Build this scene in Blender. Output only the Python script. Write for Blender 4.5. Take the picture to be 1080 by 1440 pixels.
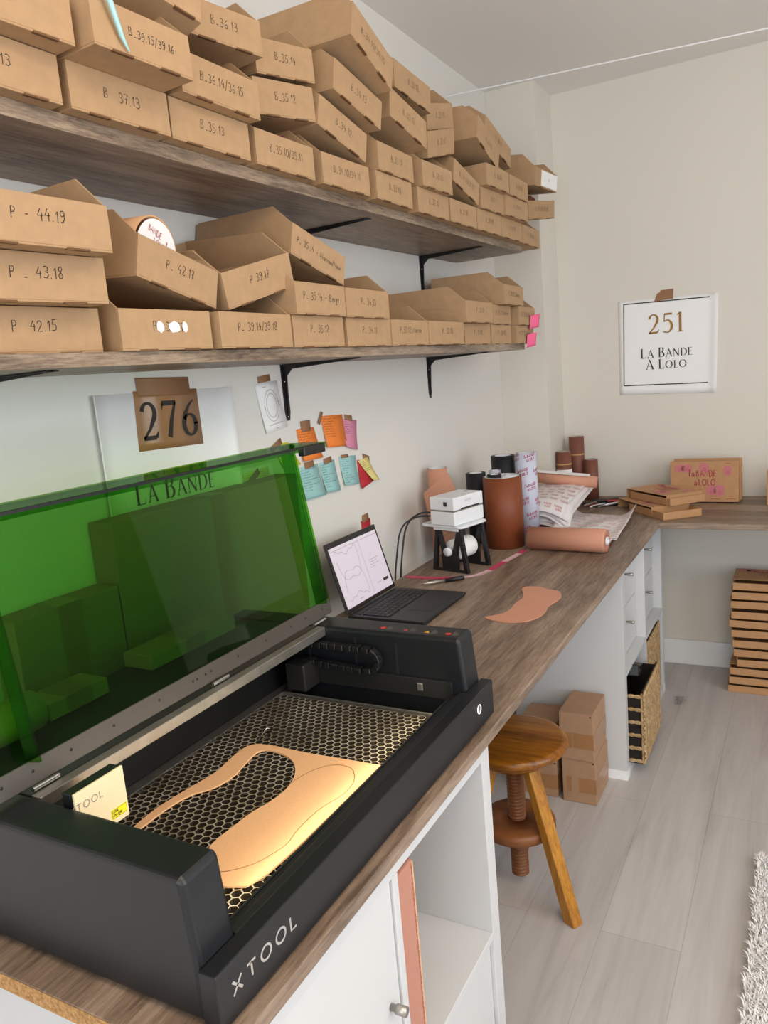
import bpy, bmesh, math, random
from mathutils import Vector, Matrix
rnd = random.Random(7)
S = bpy.context.scene
for o in list(bpy.data.objects): bpy.data.objects.remove(o)
COL = S.collection
PI = math.pi

# ------------------------------------------------------------------ camera
RC = ((0.8770546, 0.4727395, -0.0853963), (0.0102168, -0.1960800, -0.9805347), (-0.4802820, 0.8591100, -0.1768028))
CAM = Vector((1.22653, 0.0, 1.44904))
cd = bpy.data.cameras.new('camera'); cam = bpy.data.objects.new('camera', cd); COL.objects.link(cam)
cam.matrix_world = Matrix(((RC[0][0], -RC[1][0], -RC[2][0], CAM.x), (RC[0][1], -RC[1][1], -RC[2][1], CAM.y),
                           (RC[0][2], -RC[1][2], -RC[2][2], CAM.z), (0, 0, 0, 1)))
cd.sensor_fit = 'VERTICAL'; cd.sensor_height = 36; cd.sensor_width = 27; cd.lens = 1088.27 / 1440 * 36
cd.clip_start = .02
S.camera = cam

# ------------------------------------------------------------------ world, lights, exposure
S.view_settings.view_transform = 'Standard'; S.view_settings.look = 'None'
S.view_settings.gamma = 1; S.view_settings.use_curve_mapping = False
S.view_settings.exposure = -0.68
w = bpy.data.worlds.new('sky'); S.world = w; w.use_nodes = True
w.node_tree.nodes['Background'].inputs[0].default_value = (.75, .86, 1, 1)
w.node_tree.nodes['Background'].inputs[1].default_value = 1.0

def area(name, loc, direction, sx, sy, power, color):
    l = bpy.data.lights.new(name, 'AREA'); l.shape = 'RECTANGLE'; l.size = sx; l.size_y = sy
    l.energy = power; l.color = color
    o = bpy.data.objects.new(name, l); COL.objects.link(o); o.location = loc
    o.rotation_euler = Vector(direction).to_track_quat('-Z', 'Y').to_euler()
    return o
# daylight through the window in the right wall and through the one behind the camera
area('daylight_side_window', (3.36, .80, 1.45), (-1, 0, -.1), 2.4, 1.9, 86, (.90, .95, 1))
area('daylight_rear_window', (1.7, -1.96, 1.45), (0, 1, -.05), 2.2, 1.9, 72, (.88, .94, 1))
# added warm fill facing down from the ceiling behind the camera, no fixture
cl = bpy.data.lights.new('warm_fill_down', 'AREA'); cl.shape = 'DISK'; cl.size = .5; cl.energy = 14; cl.color = (1, .80, .55)
clo = bpy.data.objects.new('warm_fill_down', cl); COL.objects.link(clo); clo.location = (1.5, .3, 2.53)
ul = bpy.data.lights.new('warm_fill_up', 'AREA'); ul.shape = 'DISK'; ul.size = .35; ul.energy = 66; ul.color = (1, .78, .53)  # added upward fill that warms ceiling and upper walls, no fixture
ulo = bpy.data.objects.new('warm_fill_up', ul); COL.objects.link(ulo); ulo.location = (2.3, .1, 1.72); ulo.rotation_euler = (PI, 0, 0)

# ------------------------------------------------------------------ materials
def lin(h):
    h = h.lstrip('#'); c = [int(h[i:i + 2], 16) / 255 for i in (0, 2, 4)]
    return tuple(x / 12.92 if x <= .04045 else ((x + .055) / 1.055) ** 2.4 for x in c) + (1,)
def mat(name, col, rough=.6, metal=0, var=0, vscale=30, bump=0, bscale=200, stretch=None, spec=None, col2=None, emit=0):
    m = bpy.data.materials.new(name); m.use_nodes = True; nt = m.node_tree; b = nt.nodes['Principled BSDF']
    c = lin(col) if isinstance(col, str) else col
    b.inputs['Base Color'].default_value = c; b.inputs['Roughness'].default_value = rough; b.inputs['Metallic'].default_value = metal
    if spec is not None: b.inputs['Specular IOR Level'].default_value = spec
    tc = nt.nodes.new('ShaderNodeTexCoord'); mp = nt.nodes.new('ShaderNodeMapping'); nt.links.new(tc.outputs['Object'], mp.inputs[0])
    if stretch: mp.inputs['Scale'].default_value = stretch
    if var or col2:
        n = nt.nodes.new('ShaderNodeTexNoise'); n.inputs['Scale'].default_value = vscale; n.inputs['Detail'].default_value = 5
        nt.links.new(mp.outputs[0], n.inputs['Vector'])
        r = nt.nodes.new('ShaderNodeValToRGB'); r.color_ramp.elements[0].position = .3; r.color_ramp.elements[1].position = .7
        c2 = lin(col2) if col2 else tuple(min(1, x * (1 + var)) for x in c[:3]) + (1,)
        c1 = c if col2 else tuple(x * (1 - var) for x in c[:3]) + (1,)
        r.color_ramp.elements[0].color = c1; r.color_ramp.elements[1].color = c2
        nt.links.new(n.outputs['Fac'], r.inputs[0]); nt.links.new(r.outputs[0], b.inputs['Base Color'])
    if bump:
        n2 = nt.nodes.new('ShaderNodeTexNoise'); n2.inputs['Scale'].default_value = bscale; n2.inputs['Detail'].default_value = 3
        nt.links.new(mp.outputs[0], n2.inputs['Vector'])
        bp = nt.nodes.new('ShaderNodeBump'); bp.inputs['Strength'].default_value = bump; bp.inputs['Distance'].default_value = .002
        nt.links.new(n2.outputs['Fac'], bp.inputs['Height']); nt.links.new(bp.outputs[0], b.inputs['Normal'])
    if emit:
        b.inputs['Emission Color'].default_value = c; b.inputs['Emission Strength'].default_value = emit
    return m
def wood(name, cols, along='y', rough=.45, scale=1.0, bump=.15):
    m = bpy.data.materials.new(name); m.use_nodes = True; nt = m.node_tree; b = nt.nodes['Principled BSDF']
    tc = nt.nodes.new('ShaderNodeTexCoord'); mp = nt.nodes.new('ShaderNodeMapping'); nt.links.new(tc.outputs['Object'], mp.inputs[0])
    s = {'x': (1.3, 14, 14), 'y': (14, 1.3, 14), 'z': (14, 14, 1.3)}[along]
    mp.inputs['Scale'].default_value = tuple(v * scale for v in s)
    n0 = nt.nodes.new('ShaderNodeTexNoise'); n0.inputs['Scale'].default_value = .55; n0.inputs['Detail'].default_value = 2
    nt.links.new(mp.outputs[0], n0.inputs['Vector'])
    mul = nt.nodes.new('ShaderNodeMath'); mul.operation = 'MULTIPLY'; mul.inputs[1].default_value = 22
    nt.links.new(n0.outputs['Fac'], mul.inputs[0])
    si = nt.nodes.new('ShaderNodeMath'); si.operation = 'SINE'; nt.links.new(mul.outputs[0], si.inputs[0])
    n1 = nt.nodes.new('ShaderNodeTexNoise'); n1.inputs['Scale'].default_value = 8; n1.inputs['Detail'].default_value = 12
    n1.inputs['Roughness'].default_value = .76; nt.links.new(mp.outputs[0], n1.inputs['Vector'])
    ma = nt.nodes.new('ShaderNodeMath'); ma.operation = 'MULTIPLY_ADD'; ma.inputs[1].default_value = .075
    nt.links.new(si.outputs[0], ma.inputs[0]); nt.links.new(n1.outputs['Fac'], ma.inputs[2])
    r = nt.nodes.new('ShaderNodeValToRGB'); e = r.color_ramp.elements
    e[0].position = .33; e[0].color = lin(cols[0]); e[1].position = .68; e[1].color = lin(cols[2])
    q = e.new(.5); q.color = lin(cols[1])
    nt.links.new(ma.outputs[0], r.inputs[0]); nt.links.new(r.outputs[0], b.inputs['Base Color'])
    bp = nt.nodes.new('ShaderNodeBump'); bp.inputs['Strength'].default_value = bump; bp.inputs['Distance'].default_value = .002
    nt.links.new(ma.outputs[0], bp.inputs['Height']); nt.links.new(bp.outputs[0], b.inputs['Normal'])
    b.inputs['Roughness'].default_value = rough
    return m
def floor_mat():
    m = bpy.data.materials.new('pale_laminate'); m.use_nodes = True; nt = m.node_tree; b = nt.nodes['Principled BSDF']
    tc = nt.nodes.new('ShaderNodeTexCoord'); mp = nt.nodes.new('ShaderNodeMapping'); nt.links.new(tc.outputs['Object'], mp.inputs[0])
    mp.inputs['Rotation'].default_value = (0, 0, PI / 2); mp.inputs['Location'].default_value = (2.39, .004, 0)
    br = nt.nodes.new('ShaderNodeTexBrick'); nt.links.new(mp.outputs[0], br.inputs['Vector'])
    br.inputs['Scale'].default_value = 1; br.inputs['Brick Width'].default_value = 1.28; br.inputs['Row Height'].default_value = .194
    br.inputs['Mortar Size'].default_value = .0009; br.inputs['Mortar Smooth'].default_value = .2
    br.inputs['Color1'].default_value = (.95, .95, .95, 1); br.inputs['Color2'].default_value = (1.04, 1.04, 1.04, 1)
    br.inputs['Mortar'].default_value = (.72, .70, .68, 1); br.offset = .504
    m2 = nt.nodes.new('ShaderNodeMapping'); nt.links.new(tc.outputs['Object'], m2.inputs[0]); m2.inputs['Scale'].default_value = (14, 1.1, 1)
    n = nt.nodes.new('ShaderNodeTexNoise'); n.inputs['Scale'].default_value = 1.6; n.inputs['Detail'].default_value = 7; n.inputs['Roughness'].default_value = .62
    n.inputs['Distortion'].default_value = .6
    nt.links.new(m2.outputs[0], n.inputs['Vector'])
    r = nt.nodes.new('ShaderNodeValToRGB'); e = r.color_ramp.elements
    e[0].position = .25; e[0].color = lin('#a6a19e'); e[1].position = .62; e[1].color = lin('#c1bcba'); q = e.new(.42); q.color = lin('#b8b2b0')
    nt.links.new(n.outputs['Fac'], r.inputs[0])
    mx = nt.nodes.new('ShaderNodeMixRGB'); mx.blend_type = 'MULTIPLY'; mx.inputs[0].default_value = 1
    nt.links.new(r.outputs[0], mx.inputs[1]); nt.links.new(br.outputs['Color'], mx.inputs[2]); nt.links.new(mx.outputs[0], b.inputs['Base Color'])
    b.inputs['Roughness'].default_value = .42
    return m
def acrylic(name, col, gloss=.03, fk=.9):
    m = bpy.data.materials.new(name); m.use_nodes = True; nt = m.node_tree; nt.nodes.remove(nt.nodes['Principled BSDF'])
    out = nt.nodes['Material Output']; tr = nt.nodes.new('ShaderNodeBsdfTransparent'); tr.inputs[0].default_value = col
    gl = nt.nodes.new('ShaderNodeBsdfGlossy'); gl.inputs['Roughness'].default_value = gloss
    lw = nt.nodes.new('ShaderNodeLayerWeight'); pw = nt.nodes.new('ShaderNodeMath'); pw.operation = 'POWER'; pw.inputs[1].default_value = 5
    fr = nt.nodes.new('ShaderNodeMath'); fr.operation = 'MULTIPLY_ADD'; fr.inputs[1].default_value = fk; fr.inputs[2].default_value = .045
    nt.links.new(lw.outputs['Facing'], pw.inputs[0]); nt.links.new(pw.outputs[0], fr.inputs[0])
    mx = nt.nodes.new('ShaderNodeMixShader'); nt.links.new(fr.outputs[0], mx.inputs[0]); nt.links.new(tr.outputs[0], mx.inputs[1]); nt.links.new(gl.outputs[0], mx.inputs[2])
    nt.links.new(mx.outputs[0], out.inputs[0])
    return m
M = dict(
    wall=mat('white_wall_paint', '#e3e0da', .85, bump=.05, bscale=120), cream=mat('cream_wall_paint', '#e0dbd0', .85, bump=.05, bscale=120),
    ceil=mat('ceiling_paint', '#ece9e5', .9), white=mat('white_laminate', '#cccdce', .35), whitew=mat('white_gloss_paint', '#f0f1f2', .4),
    card=mat('brown_cardboard', '#b08e69', .75, var=.06, vscale=45, bump=.08, bscale=300), card_in=mat('cardboard_inside', '#b48a60', .8, var=.05, vscale=40),
    tabm=mat('dark_brown_gap', '#6b4a2c', .8), ship=mat('shipping_cardboard', '#a88466', .75, var=.05, vscale=35), kraft=mat('kraft_board', '#b98c61', .7, var=.05, vscale=50),
    paktape=mat('brown_packing_tape', '#a0744c', .28), ink=mat('black_marker_ink', '#2b2622', .6), redink=mat('red_print', '#a8364a', .6),
    pinkink=mat('pink_print', '#c4747a', .7), wood=wood('oak_worktop', ('#5d4d41', '#84705f', '#a18d7b'), 'y'), woodx=wood('oak_worktop_across', ('#5d4d41', '#84705f', '#a18d7b'), 'x'),
    woodedge=wood('oak_edge_band', ('#54463b', '#857260', '#a9957f'), 'y', scale=2.2), chip=mat('chipboard_edge', '#c79a63', .8, col2='#8f6535', vscale=260),
    floor=floor_mat(), black=mat('black_powder_coat', '#1e2024', .42, bump=.04, bscale=600), blackin=mat('black_interior_metal', '#0e0f10', .4, var=.3, vscale=12),
    slate=mat('dark_grey_powder_coat', '#15171b', .42), blackpl=mat('black_plastic', '#151517', .4), dark=mat('dark_grey_metal', '#3a3a3a', .35, .6),
    steel=mat('brushed_steel', '#b5b0a8', .38, .9, var=.12, vscale=40), hinge=mat('hinge_strip_metal', '#5d5751', .42, .5), chrome=mat('chrome', '#d8d8d8', .18, 1), comb=mat('honeycomb_metal', '#e2dac6', .35, .45, col2='#9a8f76', vscale=14),
    greenlip=acrylic('green_acrylic_lip', (.42, .62, .12, 1), .05, .2),
    comb_shade=mat('shaded_honeycomb_wall', '#3b332a', .5, .3),
    green=acrylic('green_acrylic', (.33, .64, .25, 1)), greenrim=acrylic('green_acrylic_rim', (.36, .72, .16, 1), .08),
    beige=mat('beige_plastic', '#e3d3ac', .45), yellow=mat('yellow_sticker', '#f2e316', .5), grey=mat('grey_print', '#8d8578', .5),
    lea=mat('tan_leather', '#dbab7e', .65, var=.05, vscale=300, bump=.1, bscale=500), leap=mat('pink_leather', '#cd9379', .6, var=.04, vscale=300, bump=.08, bscale=500),
    leat=mat('natural_leather', '#c98f70', .6, var=.04, vscale=200), leab=mat('rust_leather', '#80401f', .55, var=.07, vscale=120, bump=.08, bscale=400),
    leadk=mat('navy_black_leather', '#15161d', .55), leabr=mat('brown_leather', '#7d4a3a', .55, var=.08, vscale=80), pinkb=mat('rose_leather', '#b9826f', .5), roomwall=mat('darkened_unseen_wall', '#8f8880', .9),
    paper=mat('white_paper', '#f6f6f5', .7), lil=mat('printed_backing_paper', '#ccd0e2', .5), wht=mat('white_backing_paper', '#e6e0e0', .5), gold=mat('gold_print', '#9b7029', .5),
    or_=mat('orange_note', '#f58634', .7), pk=mat('pink_note', '#dc8daa', .7), bl=mat('pale_blue_note', '#9fd0d0', .7), rd=mat('red_note', '#b5202c', .7), yl=mat('yellow_note', '#e8d98c', .7), yl2=mat('bright_yellow_note', '#e6e24a', .7), hot=mat('hot_pink_note', '#ff6f9c', .7), teal=mat('pale_teal_ribbon', '#a9d6d8', .5),
    tape=mat('brown_kraft_tape', '#946a49', .6), lcdbody=mat('space_grey_aluminium', '#2a2a2e', .4, .5), key=mat('laptop_key', '#131316', .5), screen=mat('lit_screen', '#d9cfdc', .3, emit=.32), scr_line=mat('screen_line', '#8b8494', .5), bezel=mat('laptop_bezel', '#171318', .25),
    plwhite=mat('white_plastic', '#e9ecf0', .4), tapep=mat('pink_measuring_tape', '#d8436c', .5), tapel=mat('pale_pink_measuring_tape', '#ecc3cc', .5),
    stool=wood('honey_stained_wood', ('#6a3c0d', '#915810', '#ad7420'), 'x', .3, .6, .05), stoolz=wood('honey_stained_wood_legs', ('#7d4e14', '#a96f1f', '#c48d33'), 'z', .35, .7, .05), screw=mat('turned_brown_wood', '#83502a', .45, var=.1, vscale=30),
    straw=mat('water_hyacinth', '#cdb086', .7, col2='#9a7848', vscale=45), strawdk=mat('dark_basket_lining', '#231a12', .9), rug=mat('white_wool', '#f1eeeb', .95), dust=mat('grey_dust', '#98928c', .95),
    rubber=mat('rubber_band', '#c59a63', .6), glow=mat('lit_button_ring', '#ffffff', .3, emit=1.3), red=mat('red_icon', '#c63a3a', .6), amber=mat('amber_icon', '#d9a520', .6),
)
# ------------------------------------------------------------------ mesh helpers
class MB:
    def __init__(s): s.v = []; s.f = []; s.m = []; s.sm = []
    def add(s, vs, fs, mi=0, T=None, smooth=False):
        b = len(s.v)
        s.v += [tuple(T @ Vector(p)) if T else tuple(p) for p in vs]
        for f in fs: s.f.append([b + i for i in f]); s.m.append(mi); s.sm.append(smooth)
        return s
    def box(s, x0, x1, y0, y1, z0, z1, mi=0, T=None):
        vs = [(x, y, z) for x in (x0, x1) for y in (y0, y1) for z in (z0, z1)]
        return s.add(vs, [(0, 1, 3, 2), (4, 6, 7, 5), (0, 4, 5, 1), (2, 3, 7, 6), (0, 2, 6, 4), (1, 5, 7, 3)], mi, T)
    def prism(s, poly, h0, h1, axis='z', mi=0, T=None, smooth=False):
        n = len(poly)
        g = {'z': lambda a, b, h: (a, b, h), 'y': lambda a, b, h: (a, h, b), 'x': lambda a, b, h: (h, a, b)}[axis]
        vs = [g(a, b, h0) for a, b in poly] + [g(a, b, h1) for a, b in poly]
        s.add(vs, [tuple(range(n)), tuple(range(2 * n - 1, n - 1, -1))], mi, T)
        b = len(s.v) - 2 * n
        for i in range(n):
            j = (i + 1) % n; s.f.append([b + i, b + j, b + n + j, b + n + i]); s.m.append(mi); s.sm.append(smooth)
        return s
    def lathe(s, prof, n=32, c=(0, 0, 0), mi=0, T=None, smooth=True):
        k = len(prof); vs = []
        for i in range(n):
            a = 2 * PI * i / n
            for r, z in prof: vs.append((c[0] + r * math.cos(a), c[1] + r * math.sin(a), c[2] + z))
        fs = []
        for i in range(n):
            j = (i + 1) % n
            for q in range(k - 1): fs.append((i * k + q, j * k + q, j * k + q + 1, i * k + q + 1))
        s.add(vs, fs, mi, T, smooth)
        if prof[0][0] > 1e-6 and prof[0] != prof[-1]:
            s.add([vs[i * k] for i in range(n)], [tuple(range(n))], mi, T); s.add([vs[i * k + k - 1] for i in range(n)], [tuple(range(n))], mi, T)
        return s
    def tube(s, pts, r, n=10, mi=0, T=None, caps=True):
        pts = [Vector(p) for p in pts]; k = len(pts); rs = r if isinstance(r, (list, tuple)) else [r] * k
        vs = []; up = None
        for i, p in enumerate(pts):
            d = (pts[min(i + 1, k - 1)] - pts[max(i - 1, 0)]).normalized()
            if up is None: up = Vector((0, 0, 1)) if abs(d.z) < .9 else Vector((1, 0, 0))
            a = d.cross(up).normalized(); up = a.cross(d).normalized()
            for j in range(n):
                t = 2 * PI * j / n; vs.append(p + (a * math.cos(t) + up * math.sin(t)) * rs[i])
        fs = [(i * n + j, i * n + (j + 1) % n, (i + 1) * n + (j + 1) % n, (i + 1) * n + j) for i in range(k - 1) for j in range(n)]
        s.add(vs, fs, mi, T, True)
        if caps: s.add(vs[:n], [tuple(range(n))], mi, T); s.add(vs[-n:], [tuple(range(n))], mi, T)
        return s
    def grid(s, fn, nu, nv, mi=0, T=None, smooth=True):
        vs = [fn(i / nu, j / nv) for i in range(nu + 1) for j in range(nv + 1)]
        fs = [(i * (nv + 1) + j, (i + 1) * (nv + 1) + j, (i + 1) * (nv + 1) + j + 1, i * (nv + 1) + j + 1) for i in range(nu) for j in range(nv)]
        return s.add(vs, fs, mi, T, smooth)
    def ribbons(s, strokes, wd, fn, mi=0):
        """flat pen strokes: 2D polylines of width wd mapped to 3D by fn(a, b)"""
        for st in strokes:
            k = len(st)
            if k < 2: continue
            L = []; Rr = []
            for i, q in enumerate(st):
                a = st[max(i - 1, 0)]; b = st[min(i + 1, k - 1)]
                dx, dy = b[0] - a[0], b[1] - a[1]; l = math.hypot(dx, dy) or 1e-9
                hw = (q[2] if len(q) > 2 else wd) / 2
                nx, ny = -dy / l * hw, dx / l * hw
                L.append(fn(q[0] + nx, q[1] + ny)); Rr.append(fn(q[0] - nx, q[1] - ny))
            s.add(L + Rr, [(i, i + 1, k + i + 1, k + i) for i in range(k - 1)], mi)
        return s
    def build(s, name, mats, parent=None, bevel=0, seg=2, M4=None, recalc=True, solid=0):
        me = bpy.data.meshes.new(name); me.from_pydata([tuple(p) for p in s.v], [], s.f)
        for m in (mats if isinstance(mats, (list, tuple)) else [mats]): me.materials.append(m)
        me.polygons.foreach_set('material_index', s.m); me.polygons.foreach_set('use_smooth', s.sm)
        if recalc:
            bm = bmesh.new(); bm.from_mesh(me); bmesh.ops.recalc_face_normals(bm, faces=bm.faces); bm.to_mesh(me); bm.free()
        o = bpy.data.objects.new(name, me); COL.objects.link(o)
        if parent is not None: o.parent = parent
        if M4 is not None: o.matrix_local = M4
        if solid:
            q = o.modifiers.new('thickness', 'SOLIDIFY'); q.thickness = solid; q.offset = 0
        if bevel:
            q = o.modifiers.new('bevel', 'BEVEL'); q.width = bevel; q.segments = seg; q.limit_method = 'ANGLE'; q.angle_limit = .6
        return o
def tag(o, label, cat, group=None):
    o['label'] = label; o['category'] = cat
    if group: o['group'] = group
    return o
def thing(name, label, cat, loc=(0, 0, 0), rotz=0, group=None, M4=None):
    o = bpy.data.objects.new(name, None); COL.objects.link(o); o.empty_display_size = .05
    if M4 is not None: o.matrix_world = M4
    else: o.location = loc; o.rotation_euler = (0, 0, rotz)
    return tag(o, label, cat, group)
def struct(o): o['kind'] = 'structure'; return o
def plane(o, u, v, off=0):
    o, u, v = Vector(o), Vector(u).normalized(), Vector(v).normalized(); n = u.cross(v) * off
    return lambda a, b: o + u * a + v * b + n

# ------------------------------------------------------------------ lettering drawn as strokes
def ell(cx, cy, rx, ry, a0=90, a1=450, n=18): return [(cx + rx * math.cos(math.radians(a0 + (a1 - a0) * i / n)), cy + ry * math.sin(math.radians(a0 + (a1 - a0) * i / n))) for i in range(n + 1)]
G = {'0': (.55, [ell(.27, .5, .24, .5)]), '1': (.3, [[(0, .72), (.2, 1), (.2, 0)]]), '2': (.55, [[(0, .78), (.1, .96), (.28, 1), (.45, .88), (.44, .64), (0, 0), (.52, .02)]]),
     '3': (.52, [[(.02, .92), (.25, 1), (.44, .85), (.4, .62), (.18, .54), (.44, .42), (.47, .2), (.28, .01), (0, .08)]]), '4': (.55, [[(.3, 1), (0, .42), (.5, .45)], [(.4, .66), (.38, 0)]]),
     '5': (.52, [[(.47, 1), (.1, .98), (.05, .56), (.3, .6), (.47, .42), (.43, .14), (.22, 0), (0, .06)]]), '6': (.5, [[(.42, 1), (.14, .7), (.02, .3), (.14, .03), (.36, .02), (.45, .24), (.34, .45), (.12, .4), (.04, .26)]]),
     '7': (.5, [[(0, .97), (.45, 1), (.17, 0)], [(.1, .48), (.42, .52)]]), '8': (.5, [[(.24, .52), (.06, .7), (.1, .94), (.3, 1), (.4, .82), (.24, .52), (.04, .3), (.08, .06), (.3, 0), (.44, .2), (.24, .52)]]),
     '9': (.5, [[(.43, .78), (.3, .98), (.08, .93), (.02, .7), (.14, .52), (.36, .58), (.44, .82), (.4, .3), (.26, .03), (.05, .05)]]), 'B': (.55, [[(.02, 0), (.05, 1), (.34, .94), (.4, .72), (.08, .52), (.46, .38), (.44, .1), (.02, .02)]]),
     'P': (.5, [[(.03, 0), (.03, 1), (.34, .96), (.42, .74), (.3, .52), (.05, .5)]]), '_': (.5, [[(.08, .05), (.4, .05)]]), '-': (.45, [[(.06, .4), (.36, .42)]]), '.': (.22, [[(.07, .0), (.12, .06)]]), '/': (.4, [[(0, -.15), (.34, 1.1)]]), ' ': (.45, []),
     'A': (.72, [[(0, 0), (.34, 1), (.68, 0)], [(.12, .34), (.56, .34)]]), 'N': (.7, [[(.04, 0), (.04, 1), (.62, 0), (.62, 1)]]), 'D': (.7, [[(.04, 0), (.04, 1), (.3, 1), (.52, .86), (.6, .5), (.52, .14), (.3, 0), (.04, 0)]]), 'E': (.55, [[(.48, 0), (.04, 0), (.04, 1), (.48, 1)], [(.04, .52), (.42, .52)]]),
     'L': (.5, [[(.04, 1), (.04, 0), (.46, 0)]]), 'O': (.84, [ell(.4, .5, .37, .5)]), 'X': (.7, [[(0, 0), (.62, 1)], [(.62, 0), (0, 1)]]), 'T': (.66, [[(0, 1), (.62, 1)], [(.31, 1), (.31, 0)]]), 'S': (.55, [[(.47, .88), (.25, 1), (.05, .82), (.1, .6), (.4, .42), (.46, .18), (.25, 0), (.02, .12)]]),
     'R': (.58, [[(.04, 0), (.04, 1), (.36, .97), (.46, .74), (.34, .52), (.04, .5)], [(.26, .5), (.5, 0)]]), 'U': (.66, [[(.04, 1), (.04, .25), (.2, .02), (.42, .02), (.58, .25), (.58, 1)]]), 'M': (.8, [[(.02, 0), (.08, .95), (.34, .2), (.62, .95), (.7, 0)]]),
     'a': (.42, [[(.36, .5), (.1, .5), (.03, .2), (.12, .02), (.3, .12), (.36, .48), (.38, 0)]]), 'r': (.32, [[(.04, .5), (.06, 0)], [(.05, .3), (.15, .48), (.28, .48)]]), 'o': (.42, [ell(.19, .25, .16, .25, n=10)]), 'n': (.42, [[(.04, .5), (.05, 0)], [(.05, .3), (.18, .5), (.32, .42), (.34, 0)]]),
     'i': (.2, [[(.07, .5), (.07, 0)]]), 'e': (.4, [[(.04, .26), (.34, .3), (.28, .5), (.1, .48), (.03, .22), (.14, 0), (.34, .08)]]), 'g': (.42, [[(.34, .46), (.12, .5), (.04, .25), (.16, .06), (.34, .2), (.34, .5), (.32, -.25), (.12, -.35), (.02, -.22)]]),
     'l': (.3, [[(0, .1), (.2, .7), (.22, 1), (.12, 1), (.08, .3), (.14, 0), (.28, .12)]]), 'à': (.45, [[(.36, .5), (.1, .5), (.03, .2), (.12, .02), (.3, .12), (.36, .48), (.38, 0)], [(.08, .85), (.22, .66)]]), 'À': (.72, [[(0, 0), (.34, 1), (.68, 0)], [(.12, .34), (.56, .34)], [(.2, 1.3), (.36, 1.1)]])}
def text(t, h, x=0, y=0, sx=1.0, gap=.16, jit=0, center=False, slant=0):
    out = []; cx = 0
    for ch in t:
        wdt, st = G.get(ch, G[' ']); dy = rnd.uniform(-jit, jit); ds = 1 + rnd.uniform(-jit, jit)
        for q in st: out.append([((cx + a * ds) * sx + b * slant, b * ds + dy) for a, b in q])
        cx += wdt + gap
    cx = (cx - gap) * sx
    ox = x - (cx * h / 2 if center else 0)
    return [[(ox + a * h, y + b * h) for a, b in q] for q in out], cx * h
def scribble(x, y, wd, h, n):
    """n illegible handwritten lines of a note"""
    out = []
    for i in range(n):
        yy = y - i * h * 1.9; L = wd * rnd.uniform(.35, .95); p = []; t = 0
        while t < L:
            p.append((x + t, yy + rnd.uniform(-.5, .5) * h)); t += h * rnd.uniform(.25, .6)
            if rnd.random() < .12 and len(p) > 1: out.append(p); p = []; t += h * .5
        out.append(p)
    return out
# serif capitals and figures, thick and thin strokes: (x, y, width)
def sf(pts): return pts
def vline(x, w=.13, y0=0, y1=1): return [[(x, y0, w), (x, y1, w)], [(x - .13, y0, .035), (x + .13, y0, .035)], [(x - .13, y1, .035), (x + .13, y1, .035)]]
def varc(cx, cy, rx, ry, a0, a1, wmin, wmax, n=20):
    o = []
    for i in range(n + 1):
        a = math.radians(a0 + (a1 - a0) * i / n); o.append((cx + rx * math.cos(a), cy + ry * math.sin(a), wmin + (wmax - wmin) * abs(math.cos(a)) ** 1.3))
    return o
SG = {'L': (.62, vline(.14) + [[(.02, 0, .04), (.56, 0, .04)], [(.55, 0, .035), (.58, .2, .02)]]), 'A': (.86, [[(.1, 0, .05), (.42, 1.02, .06)], [(.42, 1.04, .1), (.76, 0, .14)], [(.2, .34, .045), (.64, .34, .045)], [(0, 0, .035), (.22, 0, .035)], [(.62, 0, .035), (.88, 0, .035)]]),
      'B': (.68, vline(.14) + [[(.14, 1, .035)] + varc(.32, .76, .2, .24, 90, -90, .035, .12) + [(.14, .52, .035)], [(.14, .52, .035)] + varc(.34, .26, .25, .26, 90, -90, .035, .13) + [(.14, 0, .035)]]),
      'N': (.9, [[(.14, 0, .05), (.14, 1, .05)], [(.14, .98, .13), (.74, .02, .13)], [(.76, 0, .05), (.76, 1, .05)], [(.02, 0, .035), (.26, 0, .035)], [(.0, 1, .035), (.16, 1, .035)], [(.64, 1, .035), (.88, 1, .035)]]),
      'D': (.84, vline(.14) + [[(.14, 1, .035)] + varc(.34, .5, .42, .5, 90, -90, .035, .14) + [(.14, 0, .035)]]), 'E': (.64, vline(.14) + [[(.14, 1, .04), (.54, 1, .04)], [(.14, .52, .035), (.46, .52, .035)], [(.14, 0, .04), (.56, 0, .04)], [(.53, 1, .035), (.54, .84, .02)], [(.55, 0, .035), (.58, .18, .02)], [(.45, .62, .02), (.45, .42, .02)]]),
      'O': (1.0, [varc(.48, .5, .41, .5, 90, 450, .045, .14, 32)]), '2': (.66, [varc(.3, .72, .23, .26, 170, -10, .05, .11) + [(.5, .58, .12), (.3, .28, .07), (.04, .02, .05)], [(.04, .04, .09), (.5, .04, .09)], [(.5, .04, .08), (.6, .2, .02)]]),
      '7': (.62, [[(.04, .95, .1), (.58, .95, .1)], [(.06, .95, .06), (.02, .78, .02)], [(.56, .96, .05), (.36, .5, .1), (.22, 0, .13)]]), '6': (.66, [[(.56, 1, .02), (.36, .86, .06), (.16, .6, .1), (.08, .36, .12)] + varc(.32, .3, .24, .3, 170, 370, .05, .12)[2:], varc(.32, .3, .24, .29, 0, 150, .04, .12)]),
      '5': (.62, [[(.12, .95, .09), (.54, .95, .09)], [(.14, .96, .045), (.1, .56, .045)], [(.1, .56, .04)] + varc(.26, .32, .26, .32, 100, -110, .05, .12) + [(.04, .06, .03)]]), '1': (.46, [[(.24, 0, .12), (.24, .98, .12)], [(.24, .98, .05), (.06, .86, .03)], [(.08, 0, .035), (.4, 0, .035)]]), ' ': (.4, [])}
SG['À'] = (SG['A'][0], SG['A'][1] + [[(.2, 1.3, .09), (.38, 1.12, .04)]])
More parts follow.
